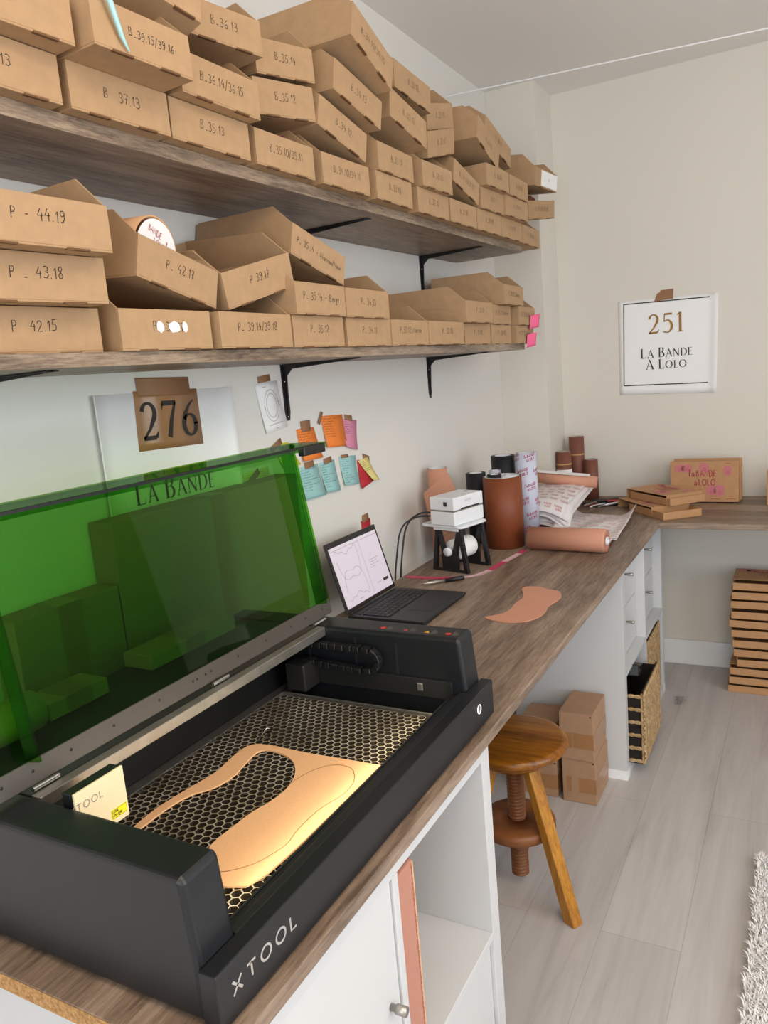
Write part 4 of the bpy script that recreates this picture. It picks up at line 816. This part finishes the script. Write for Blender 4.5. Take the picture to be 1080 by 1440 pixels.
# cut bra-cup leather piece on the worktop
CP = [(.478, 1.822), (.505, 1.805), (.548, 1.797), (.598, 1.812), (.624, 1.862), (.622, 1.925), (.614, 1.945), (.624, 1.985), (.630, 2.035), (.612, 2.085), (.592, 2.098), (.566, 2.102), (.548, 2.122), (.500, 2.118), (.492, 2.095), (.515, 2.045), (.528, 2.005), (.520, 1.955), (.528, 1.905), (.520, 1.862), (.498, 1.838)]
tag(MB().prism(smooth(CP), H + .0004, H + .0028).build('leather_piece', M['leap']), 'scalloped pink leather piece lying alone on the worktop', 'leather')
# ------------------------------------------------------------------ rolls standing on the worktop
def roll(lab, x, y, r, h, m, core=.4, name='leather_roll', cm='plwhite', z=H + .0004, lean=0, prt=False, cat='roll'):
    t = thing(name, lab, cat, (x, y, z)); k = r * core
    if lean: t.rotation_euler = (0, lean, 0)
    MB().lathe([(k + .003, 0), (r, 0), (r, h), (k + .003, h), (k + .003, 0)], 40).build('roll', M[m], t)
    MB().lathe([(k, -.0 + .0005), (k + .0028, .0005), (k + .0028, h + .001), (k, h + .001), (k, .0005)], 32).build('core', M[cm], t)
    b = MB()
    for i in range(1, 3):
        rr = k + .003 + (r - k - .003) * i / 3; b.add([(rr * math.cos(2 * PI * j / 40), rr * math.sin(2 * PI * j / 40), h + .0003) for j in range(40)] + [((rr + .0008) * math.cos(2 * PI * j / 40), (rr + .0008) * math.sin(2 * PI * j / 40), h + .0003) for j in range(40)], [(j, (j + 1) % 40, 40 + (j + 1) % 40, 40 + j) for j in range(40)])
    b.build('winding', M['ink'], t)
    if prt:
        b = MB(); sz = .0105; pit = .055
        for j in range(int(h / pit) + 1):
            for i in range(int(2 * PI * r / .062)):
                ss = logo(sz, 0, 0); a0 = (i + .5 * (j % 2)) * .062 / r; z0 = .02 + j * pit
                fn = lambda a, c: Vector(((r + .0005) * math.cos(a0 + a / r), (r + .0005) * math.sin(a0 + a / r), min(h, max(0, z0 + c + a * .25))))
                b.ribbons(ss, .0019, fn)
        b.build('print', M['redink'], t)
    return t
roll('tall tan leather roll against the wall behind the printer', .060, 2.50, .036, .305, 'leap', .75)
roll('short navy-black leather roll directly behind the printer', .142, 2.66, .037, .262, 'leadk', .55)
roll('thin upright roll in printed paper between the printer and the rust roll', .196, 2.715, .022, .262, 'lil', .5, 'printed_roll', prt=True)
roll('wide rust-brown leather roll in front of the other upright rolls', .262, 2.612, .069, .256, 'leab', .86)
roll('navy-black roll standing inside the wide rust-brown roll', .232, 2.616, .026, .262, 'leadk', .45)
roll('pale paper roll standing inside the wide rust-brown roll', .289, 2.612, .027, .259, 'plwhite', .45, 'paper_roll')
roll('tall navy-black leather roll beside the tallest printed roll', .200, 2.80, .045, .307, 'leadk', .6)
roll('tallest upright roll wrapped in red printed paper', .291, 2.80, .040, .315, 'lil', .6, 'printed_roll', prt=True)
# tan hide leaning on the wall
t = thing('leather_sheet', 'tan leather sheet leaning on the wall behind the label printer', 'leather', (.1, 2.45, H))
HD = [(.005, .225), (.055, .262), (.105, .295), (.135, .225), (.118, .10), (.09, .004), (.055, .004), (.045, .07), (.015, .15)]
MB().prism([(a - .075, c) for a, c in HD], -.0012, .0012, 'y').build('hide', M['leap'], t).location.y = -.01
# roll of pink leather lying down, with its printed backing unrolled behind
t = thing('leather_roll', 'pink leather roll lying on the worktop beside its unrolled backing paper', 'roll', (.37, 2.575, H + .0405), -.06)
MB().lathe([(.014, 0), (.040, 0), (.040, .262), (.036, .268), (.014, .268), (.014, 0)], 44, T=Matrix.Rotation(PI / 2, 4, 'Y')).build('roll', M['leap'], t)
MB().lathe([(.0095, .001), (.0135, .001), (.0135, .272), (.0095, .272), (.0095, .001)], 28, T=Matrix.Rotation(PI / 2, 4, 'Y')).build('core', M['plwhite'], t)
b = MB(); p = []
for i in range(120):
    a = i / 119 * 6 * PI; p.append(((.016 + .023 * i / 119) * math.cos(a), (.016 + .023 * i / 119) * math.sin(a)))
b.ribbons([p], .0012, lambda a, c: Vector((.2684, a, c))); b.build('winding', M['redink'], t)
def printed_sheet(lab, fn, nu, nv, m, rows, cols, sz, name='backing_paper', skew=.12):
    t = thing(name, lab, 'paper', fn(.5, .5)); O = Vector(fn(.5, .5))
    MB().grid(lambda a, c: Vector(fn(a, c)) - O, nu, nv).build('sheet', M[m], t, solid=.0004)
    b = MB()
    for j in range(rows):
        for i in range(cols):
            ca = (i + .5 + .25 * (j % 2) - .12) / cols; cc = (j + .5) / rows
            def g(a, c):
                A = min(1, max(0, ca + a)); Cc = min(1, max(0, cc + c)); P = Vector(fn(A, Cc)); e = 1e-3
                n = (Vector(fn(min(1, A + e), Cc)) - Vector(fn(max(0, A - e), Cc))).cross(Vector(fn(A, min(1, Cc + e))) - Vector(fn(A, max(0, Cc - e))))
                if n.z < 0: n = -n
                return P + n.normalized() * .0009 - O
            ss = [[(p[0] / cols, p[1] / rows) for p in q] for q in logo(.17, 0, 0)]
            b.ribbons(ss, .034 / max(rows, cols), g)
    b.build('print', M['pinkink'], t); return t
def s1(a, c):
    x = (.352 + .273 * a) * (1 - c) + (.385 + .245 * a) * c; y = (3.215 - .06 * a) * (1 - c) + (2.64 + .10 * a) * c
    lift = .012 * math.sin(PI * c) * (1 - .6 * a) + .055 * max(0, (a - .72) / .28) ** 2 * (1 - c) ** 2 + .05 * max(0, (.18 - a) / .18) ** 2 * (1 - c) * .6 + .012 * math.sin(5 * a + 3 * c) ** 2 * (1 - abs(2 * c - 1))
    return (x, y, H + .002 + lift)
printed_sheet('unrolled white printed backing paper lying behind the pink roll', s1, 24, 30, 'wht', 11, 6, .1)
def s2(a, c):
    return (.545 + .085 * a, 2.60 + .155 * c, H + .0022 + .03 * (1 - a) * (1 - c) ** 2 + .018 * math.sin(PI * c))
printed_sheet('small loose end of printed paper curling beside the end of the pink roll', s2, 8, 8, 'wht', 3, 2, .1)
# box with printed sheets stacked on it
t = thing('cardboard_box', 'open cardboard box under the pile of printed sheets by the upright rolls', 'box', (.222, 3.14, H + .0004))
MB().box(-.115, .118, -.205, .235, 0, .072).build('carton', M['ship'], t, bevel=.002)
MB().box(-.0008, .0008, -.2058, -.2052, 0, .072).build('seam', M['tabm'], t)
for n in range(7):
    def s3(a, c, n=n):
        k = (n * 37 % 11) / 11; x = .118 + (.285 + .028 * k) * a; y = 2.872 + .02 * k - .004 * n + .45 * c
        droop = (-.052 * max(0, (a - .72) / .28) ** 1.5 * (1 - .75 * c) - .05 * max(0, (.15 - c) / .15) ** 1.5) * (1 - n * .05)
        return (x, y, H + .0775 + .0072 * n + droop + .004 * math.sin(7 * a + n) * (1 - c) + .022 * c * a)
    if n in (6,): printed_sheet('topmost printed sheet of the pile on the cardboard box', s3, 16, 16, 'wht', 9, 7, .1, 'printed_sheet')
    else:
        o = MB().grid(s3, 14, 14).build('printed_sheet', M['wht'], solid=.0008); tag(o, 'printed sheet in the drooping pile on the cardboard box', 'paper', 'pile of printed sheets')
t = thing('leather_roll', 'long flattened tan leather roll lying on top of the printed sheet pile', 'roll', (.19, 3.18, H + .165), .12)
b = MB(); T = Matrix.Rotation(PI / 2, 4, 'Y') @ Matrix.Rotation(.10, 4, 'X'); b.lathe([(.012, 0), (.024, 0), (.024, .27), (.012, .27), (.012, 0)], 32, T=Matrix.Rotation(.12, 4, 'Y') @ Matrix.Rotation(PI / 2, 4, 'Y')); b.build('roll', M['leap'], t)
b = MB(); b.grid(lambda a, c: (.02 + .22 * a, -.016 + .034 * c, .0205 - .026 * a + .009 * math.sin(PI * c)), 6, 6); b.build('backing', M['wht'], t)
# tubes in the corner
def ctube(lab, x, y, r, h, bands, sleeve=None):
    t = thing('cardboard_tube', lab, 'tube', (x, y, H + .0004))
    MB().lathe([(r - .004, 0), (r, 0), (r, h), (r - .004, h), (r - .004, 0)], 32).build('tube', M['leabr'], t)
    MB().lathe([(r - .005, h - .012), (r - .0045, h + .001), (r - .010, h + .001), (r - .010, h - .012), (r - .005, h - .012)], 24).build('liner', M['steel'], t)
    for z in bands: MB().lathe([(r + .0002, z), (r + .002, z + .001), (r + .002, z + .006), (r + .0002, z + .007), (r + .0002, z)], 32).build('rubber_band', M['rubber'], t)
    if sleeve: MB().lathe([(r + .0003, sleeve[0]), (r + .0018, sleeve[0]), (r + .0018, sleeve[1]), (r + .0003, sleeve[1]), (r + .0003, sleeve[0])], 32).build('paper_sleeve', M['paper'], t)
ctube('taller brown roll with a rubber band in the wall corner', .283, 3.565, .034, .290, (.205,))
ctube('shorter brown roll with white paper sleeve in the wall corner', .2505, 3.46, .033, .235, (.175,), (.090, .155))
ctube('stubby brown roll standing beside the tallest one in the wall corner', .352, 3.545, .030, .185, ())
# scattered pens
for i in range(14):
    x = .372 + .0085 * i + rnd.uniform(-.01, .01); y = 3.40 + rnd.uniform(-.06, .06); a = rnd.uniform(-.2, 1.3); m = ['blackpl', 'steel', 'red', 'blackpl', 'plwhite', 'dark', 'steel', 'blackpl', 'blackpl'][i % 9]
    t = thing('pen', 'one of the scattered pens and tools lying in the worktop corner', 'pen', (x, y, H + .0052 + .0085 * (i % 2) ), a, 'scattered pens in the worktop corner')
    MB().lathe([(0, -.05), (.0018, -.047), (.0045, -.035), (.0045, .045), (0, .045)], 10, T=Matrix.Rotation(PI / 2, 4, 'Y')).build('barrel', M[m], t)
    MB().lathe([(0, .0452), (.0052, .0452), (.0052, .066), (0, .067)], 10, T=Matrix.Rotation(PI / 2, 4, 'Y')).build('cap', M['blackpl'], t)
tag(MB().box(-.03, .03, -.018, .018, 0, .006).build('paper_pad', M['paper'], M4=Matrix.Translation((.50, 3.53, H + .0004)) @ Matrix.Rotation(.15, 4, 'Z')), 'small white paper pad behind the flat product boxes', 'pad')
# ------------------------------------------------------------------ product boxes
def printed_face(par, W, D, z, small=False, up=1):
    """the printed lid: logo and round blush shapes; lid in the local xy plane"""
    b = MB(); e = MB()
    def blob(x, y, rx, ry):
        n = 20; b.add([(x + rx * math.cos(2 * PI * i / n), y + ry * math.sin(2 * PI * i / n), z + .0003) for i in range(n)], [tuple(range(n))])
        n2 = ell(x + rx * .1, y - ry * .3, rx * .26, ry * .26, n=10); b.ribbons([n2], .0012, lambda a, c: Vector((a, c, z + .0007)), 1)
    for x, y, rx, ry in ((-.36, .33, .085, .10), (-.255, .33, .085, .10), (.0, .34, .075, .13), (.34, .26, .065, .12), (.10, -.22, .075, .13), (.22, -.22, .085, .14)): blob(x * W, y * D, rx * W, ry * D)
    e.ribbons(logo(.026 * W / .266, -.02 * W, .02 * D), .0034, lambda a, c: Vector((a, c, z + .0009)))
    e2 = MB(); e2.ribbons([[(.09 * W, -.425 * D), (.24 * W, -.425 * D)], [(.32 * W, -.425 * D), (.46 * W, -.425 * D)], [(.31 * W, .44 * D), (.39 * W, .44 * D)]], .0022, lambda a, c: Vector((a, c, z + .0009)))
    b.build('blush_print', [M['pinkink'], M['redink']], par); e.build('logo_print', M['redink'], par); e2.build('small_print', M['redink'], par)
def pbox(lab, M4, W, D, T, group, tray=0, trayend='x', blobside=False):
    t = thing('product_box', lab, 'box', group=group, M4=M4)
    s = MB().box(-W / 2, W / 2, -D / 2, D / 2, T - .002, T).box(-W / 2, W / 2, D / 2 - .002, D / 2, .001, T - .002)
    s.box(-W / 2, -W / 2 + .002, -D / 2, D / 2 - .002, .001, T - .002).box(W / 2 - .002, W / 2, -D / 2, D / 2 - .002, .001, T - .002)
    lidp = s.build('lid', M['kraft'], t, bevel=.0006, seg=1); printed_face(lidp, W, D, T)
    dx, dy = (tray, 0) if trayend == 'x' else (0, -tray); h = T * .74; a0, a1, c0, c1 = -W / 2 + .0025 + dx, W / 2 - .0025 + dx, -D / 2 + .0025 + dy, D / 2 - .0025 + dy
    b = MB().box(a0, a1, c0, c1, 0, .002).box(a0, a0 + .002, c0, c1, .002, h).box(a1 - .002, a1, c0, c1, .002, h).box(a0 + .002, a1 - .002, c0, c0 + .002, .002, h).box(a0 + .002, a1 - .002, c1 - .002, c1, .002, h)
    b.build('tray', M['kraft'], t, bevel=.0006, seg=1); return t
def frame(o, u, v):
    u = Vector(u).normalized(); v = Vector(v); v = (v - u * v.dot(u)).normalized(); n = u.cross(v); return Matrix(((u.x, v.x, n.x, o[0]), (u.y, v.y, n.y, o[1]), (u.z, v.z, n.z, o[2]), (0, 0, 0, 1)))
gB = 'printed product boxes on the back worktop'
# upright pair leaning together
pbox('upright product box facing the room, front of the standing pair', frame((.842, 3.461 + .04, H + .0885), (1, 0, 0), (0, .06, 1)), .266, .172, .038, gB)
pbox('upright product box right behind the front one of the standing pair', frame((.850, 3.461 + .085, H + .0905), (1, 0, 0), (0, .06, 1)), .266, .176, .038, gB)
pbox('upright product box cut off by the right edge of the photo', frame((1.215, 3.44, H + .0725), (1, 0, 0), (0, .02, 1)), .266, .142, .038, gB)
u = Vector((.228, -.271, 0)).normalized(); v = Vector((-u.y, u.x, 0))
c = Vector((.737, 3.078, H)) - u * .222 + v * .0865
pbox('flat product box lying on the back worktop, tray pulled partly out', frame((c.x, c.y, H + .0005), u, v), .266, .170, .040, gB, .085)
c2 = Vector((.722, 3.150, 0)) - u * .152 + v * .098
pbox('product box lying crosswise on top of the flat one, tray sticking out', frame((c2.x, c2.y, H + .0415), Matrix.Rotation(.10, 3, 'Z') @ u, Matrix.Rotation(.10, 3, 'Z') @ v), .266, .170, .040, gB, .02)
# stack on the floor
z = .0005; n = 12
ords = ['lowest', 'second from the bottom', 'third from the bottom', 'fourth from the bottom', 'fifth from the bottom', 'sixth from the bottom', 'seventh from the bottom', 'fifth from the top', 'fourth from the top', 'third from the top', 'second from the top', 'topmost']
for i in range(n):
    dx = [0, .004, .010, .032, .026, .018, .012, .010, .014, .012, .016, .022][i]; a = [.0, .02, -.02, .05, -.03, .01, .02, -.04, .01, .0, .02, -.01][i]
    pbox('product box in the floor stack under the back worktop, ' + ords[i], frame((.936 + .133 + dx, 3.362 + .088 - .4 * dx, z), (math.cos(a), math.sin(a), 0), (-math.sin(a), math.cos(a), 0)), .266, .172, .0405, 'product boxes stacked on the floor', .012 + .004 * (i % 3), 'y'); z += .0412
# ------------------------------------------------------------------ stool
SC = Vector((.530, 1.850, 0))
t = thing('stool', 'round wooden screw stool with three legs pushed under the worktop', 'stool', SC)
MB().lathe([(0, .418), (.118, .418), (.139, .423), (.147, .432), (.147, .441), (.141, .4485), (.13, .451), (0, .451)], 56).build('seat', M['stool'], t)
MB().lathe([(0, .378), (.062, .378), (.094, .390), (.114, .406), (.116, .4178), (0, .4178)], 48).build('seat_block', M['stool'], t)
pf = []
for i in range(34): z = .040 + i * .0102; pf += [(.0190, z), (.0205, z + .001), (.0245, z + .0042), (.0245, z + .0060), (.0205, z + .0092)]
MB().lathe([(0, .036)] + [(p[0], p[1]) for p in pf if p[1] < .3855] + [(0, .386)], 24).build('screw', M['screw'], t)
MB().lathe([(.0245, .178), (.092, .178), (.104, .186), (.104, .206), (.095, .213), (.0245, .213), (.0245, .178)], 44).build('leg_block', M['screw'], t)
for fxy in ((.172, -.095), (-.050, .170), (-.140, -.112)):
    d = Vector((fxy[0], fxy[1], 0)); dn = d.normalized(); top = dn * .062 + Vector((0, 0, .389)); bot = d + Vector((0, 0, 0)); sd = Vector((-dn.y, dn.x, 0))
    b = MB(); vs = []
    for P, hw, hd in ((bot, .0165, .019), (top, .0185, .014)):
        vs += [P + sd * s1_ * hw + dn * s2_ * hd for s1_ in (-1, 1) for s2_ in (-1, 1)]
    b.add(vs, [(0, 1, 3, 2), (4, 6, 7, 5), (0, 4, 5, 1), (2, 3, 7, 6), (0, 2, 6, 4), (1, 5, 7, 3)]); b.build('leg', M['stoolz'], t, bevel=.003)
    mid = bot + (top - bot) * .52 + sd * .0185 * 0; dirl = (top - bot).normalized(); out = sd
    Q = bot + (top - bot) * .50 + sd * .0178; MB().lathe([(0, 0), (.005, 0), (.004, .0015), (0, .0018)], 14, T=Matrix.Translation(Q) @ Vector((0, 0, 1)).rotation_difference(sd).to_matrix().to_4x4()).build('bolt', M['steel'], t)
# ------------------------------------------------------------------ shipping boxes under the worktop
def ship(lab, x0, x1, y0, y1, z0, z1):
    t = thing('shipping_box', lab, 'box', ((x0 + x1) / 2, (y0 + y1) / 2, z0), group='shipping boxes under the worktop'); hx, hy, h = (x1 - x0) / 2, (y1 - y0) / 2, z1 - z0
    MB().box(-hx, hx, -hy, hy, 0, h).build('carton', M['ship'], t, bevel=.002)
    zc = h * .42; b = MB().box(-hx - .0006, hx + .0006, hy * .0, hy + .0006, zc - .026, zc + .026).box(hx - .0, hx + .0006, -hy - .0006, hy, zc - .026, zc + .026)
    MB().box(-hx * .75 if z0 < .1 else -hx, -hx * .45 if z0 < .1 else -hx * .25, -hy - .0007, -hy - .0001, zc - .026, zc + .026).build('packing_tape', M['paktape'], t)
    MB().box(-hx * .0 if z0 < .1 else -hx * .18, hx + .0007, -hy - .0007, -hy - .0001, zc - .026, zc + .026).build('packing_tape', M['paktape'], t)
    MB().box(hx + .0001, hx + .0007, -hy, hy, zc - .026, zc + .026).build('packing_tape', M['paktape'], t)
    MB().lathe([(0, 0), (.003, 0), (.003, .0008), (0, .0008)], 10, T=Matrix.Translation((hx - .007, -hy - .0001, h - .007)) @ Matrix.Rotation(PI / 2, 4, 'X')).build('corner_hole', M['ink'], t)
ship('lower shipping box of the front stack beside the white cabinet', .522, .632, 2.312, 2.485, .0005, .154)
ship('upper shipping box of the front stack beside the white cabinet', .520, .630, 2.308, 2.482, .1545, .318)
ship('lower shipping box half hidden behind the stool', .375, .503, 2.318, 2.478, .0005, .130)
ship('upper shipping box half hidden behind the stool', .372, .500, 2.322, 2.480, .1305, .255)
# ------------------------------------------------------------------ baskets
def basket(lab, x0, x1, y0, y1, h, rz, side):
    cx_, cy_ = (x0 + x1) / 2, (y0 + y1) / 2
    t = thing('wicker_basket', lab, 'basket', (cx_, cy_, .0368), rz, 'wicker baskets in the white cabinet'); hx, hy = (x1 - x0) / 2, (y1 - y0) / 2
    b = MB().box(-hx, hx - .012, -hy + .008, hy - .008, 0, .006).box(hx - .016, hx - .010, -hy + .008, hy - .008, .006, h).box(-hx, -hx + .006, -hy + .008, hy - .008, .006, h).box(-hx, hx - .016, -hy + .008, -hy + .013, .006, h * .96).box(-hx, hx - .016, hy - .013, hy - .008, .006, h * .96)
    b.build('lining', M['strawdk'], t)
    def strand(b, P, U, V, N, l, wd, ang, th=.0045):
        n = 6; k = 4; vs = []
        for i in range(n + 1):
            s = i / n; q = math.sin(PI * min(.97, max(.03, s))) ** .5; c_ = P + (U * math.cos(ang) + V * math.sin(ang)) * (l * (s - .5)); W = (-U * math.sin(ang) + V * math.cos(ang))
            for j in range(k): a = PI / 4 + 2 * PI * j / k; vs.append(c_ + W * (wd * .5 * q * math.cos(a)) + N * (th * q * (math.sin(a) + .6)))
        b.add(vs, [(i * k + j, i * k + (j + 1) % k, (i + 1) * k + (j + 1) % k, (i + 1) * k + j) for i in range(n) for j in range(k)], 0, None, True)
    b = MB(); ncol = int(2 * hy / .031); nrow = int(h / .017)
    for c in range(ncol):
        for r in range(nrow):
            y = -hy + (c + .5) * 2 * hy / ncol; z = .006 + (r + .5) * (h - .006) / nrow
            for s in (-1, 1): strand(b, Vector((hx - .008, y + s * .0068, z)), Vector((0, 1, 0)), Vector((0, 0, 1)), Vector((1, 0, 0)), .033 + rnd.uniform(-.004, .004), .017, s * (.75 + rnd.uniform(-.15, .15)))
    b.build('woven_front', M['straw'], t)
    b = MB()
    for r in range(6):
        z = .012 + r * (h - .024) / 5
        for s in (-1, 1): b.tube([(hx - .004 - i * .009, -hy + .004 - .0015 * math.sin(i * 1.3 + s), z + s * .0042 * math.cos(i * 1.3)) for i in range(34)], .0042, 6)
    for k in range(6):
        x = hx - .012 - k * .055
        b.tube([(x, -hy + .004, .006), (x, -hy + .0025, h * .5), (x, -hy + .004, h)], .0045, 6)
    b.build('woven_side', M['straw'], t)
    b = MB()
    for k in range(int(2 * hy / .016)):
        for s in (-1, 1): strand(b, Vector((hx - .008, -hy + (k + .5) * .016, h - .004 + s * .003)), Vector((0, 1, 0)), Vector((0, 0, 1)), Vector((1, 0, 0)), .024, .012, s * .55, .006)
    b.build('rim', M['straw'], t)
    b = MB()
    for k in range(8): strand(b, Vector((hx - .004, -.05 + k * .0145, h * .80)), Vector((0, 1, 0)), Vector((0, 0, 1)), Vector((1, 0, 0)), .020, .012, .3, .005)
    b.build('handle', M['straw'], t)
basket('wicker basket with a black device in it, left bay of the white cabinet', .43, .748, 2.556, 2.872, .262, 0, 0)
basket('wicker basket in the right bay of the white cabinet, by the far wall', .37, .690, 2.930, 3.240, .292, 0, 0)
t = thing('hand_scanner', 'black plastic device sticking out of the left wicker basket', 'device', M4=Matrix.Translation((.662, 2.735, .312)) @ Matrix.Rotation(.12, 4, 'Z') @ Matrix.Rotation(-.35, 4, 'X'))
MB().box(-.035, .04, -.12, .10, -.02, .022).build('case', M['blackpl'], t, bevel=.006, seg=3)
MB().box(.0402, .0415, -.08, .05, -.006, .002).build('groove', M['dark'], t)
MB().box(-.028, .033, .1002, .104, -.014, .016).build('end_cap', M['black'], t, bevel=.002)
# ------------------------------------------------------------------ rug, dust
t = thing('rug', 'fluffy white rug at the right edge of the floor', 'rug', (1.115, 1.35, .0005))
MB().box(.01, .9, -1.1, .83, 0, .012).build('backing', M['rug'], t)
b = MB(); vs = []; fs_ = []
for i in range(42000):
    if i < 34000: x = rnd.uniform(0, .24); y = rnd.uniform(-.75, .84)
    else: x = rnd.uniform(.2, .9); y = rnd.uniform(-1.1, .84)
    l = rnd.uniform(.014, .026); a = rnd.uniform(0, 2 * PI); k = rnd.uniform(.35, 1.0); wd = rnd.uniform(.0008, .0020)
    dx, dy = math.cos(a) * l * k, math.sin(a) * l * k; px, py = -math.sin(a) * wd, math.cos(a) * wd; q = len(vs)
    vs += [(x - px, y - py, .010), (x + px, y + py, .010), (x + dx * .4 + px, y + dy * .4 + py, .010 + l * .6), (x + dx * .4 - px, y + dy * .4 - py, .010 + l * .6), (x + dx, y + dy, .012 + l * .75)]
    fs_ += [(q, q + 1, q + 2, q + 3), (q + 3, q + 2, q + 4)]
b.add(vs, fs_, 0, None, True); o = b.build('pile', M['rug'], t, recalc=False); o['kind'] = 'stuff'
b = MB()
for i in range(60):
    x = rnd.gauss(0, .009); y = rnd.gauss(0, .02); a = rnd.uniform(0, 2 * PI); b.tube([(x, y, .001), (x + .01 * math.cos(a), y + .01 * math.sin(a), .004), (x + .018 * math.cos(a + .6), y + .018 * math.sin(a + .6), .001)], .0007, 4)
tag(b.build('dust_clump', M['dust'], M4=Matrix.Translation((.766, 3.20, .0))), 'grey clump of dust on the floor in front of the cabinet corner', 'dust')
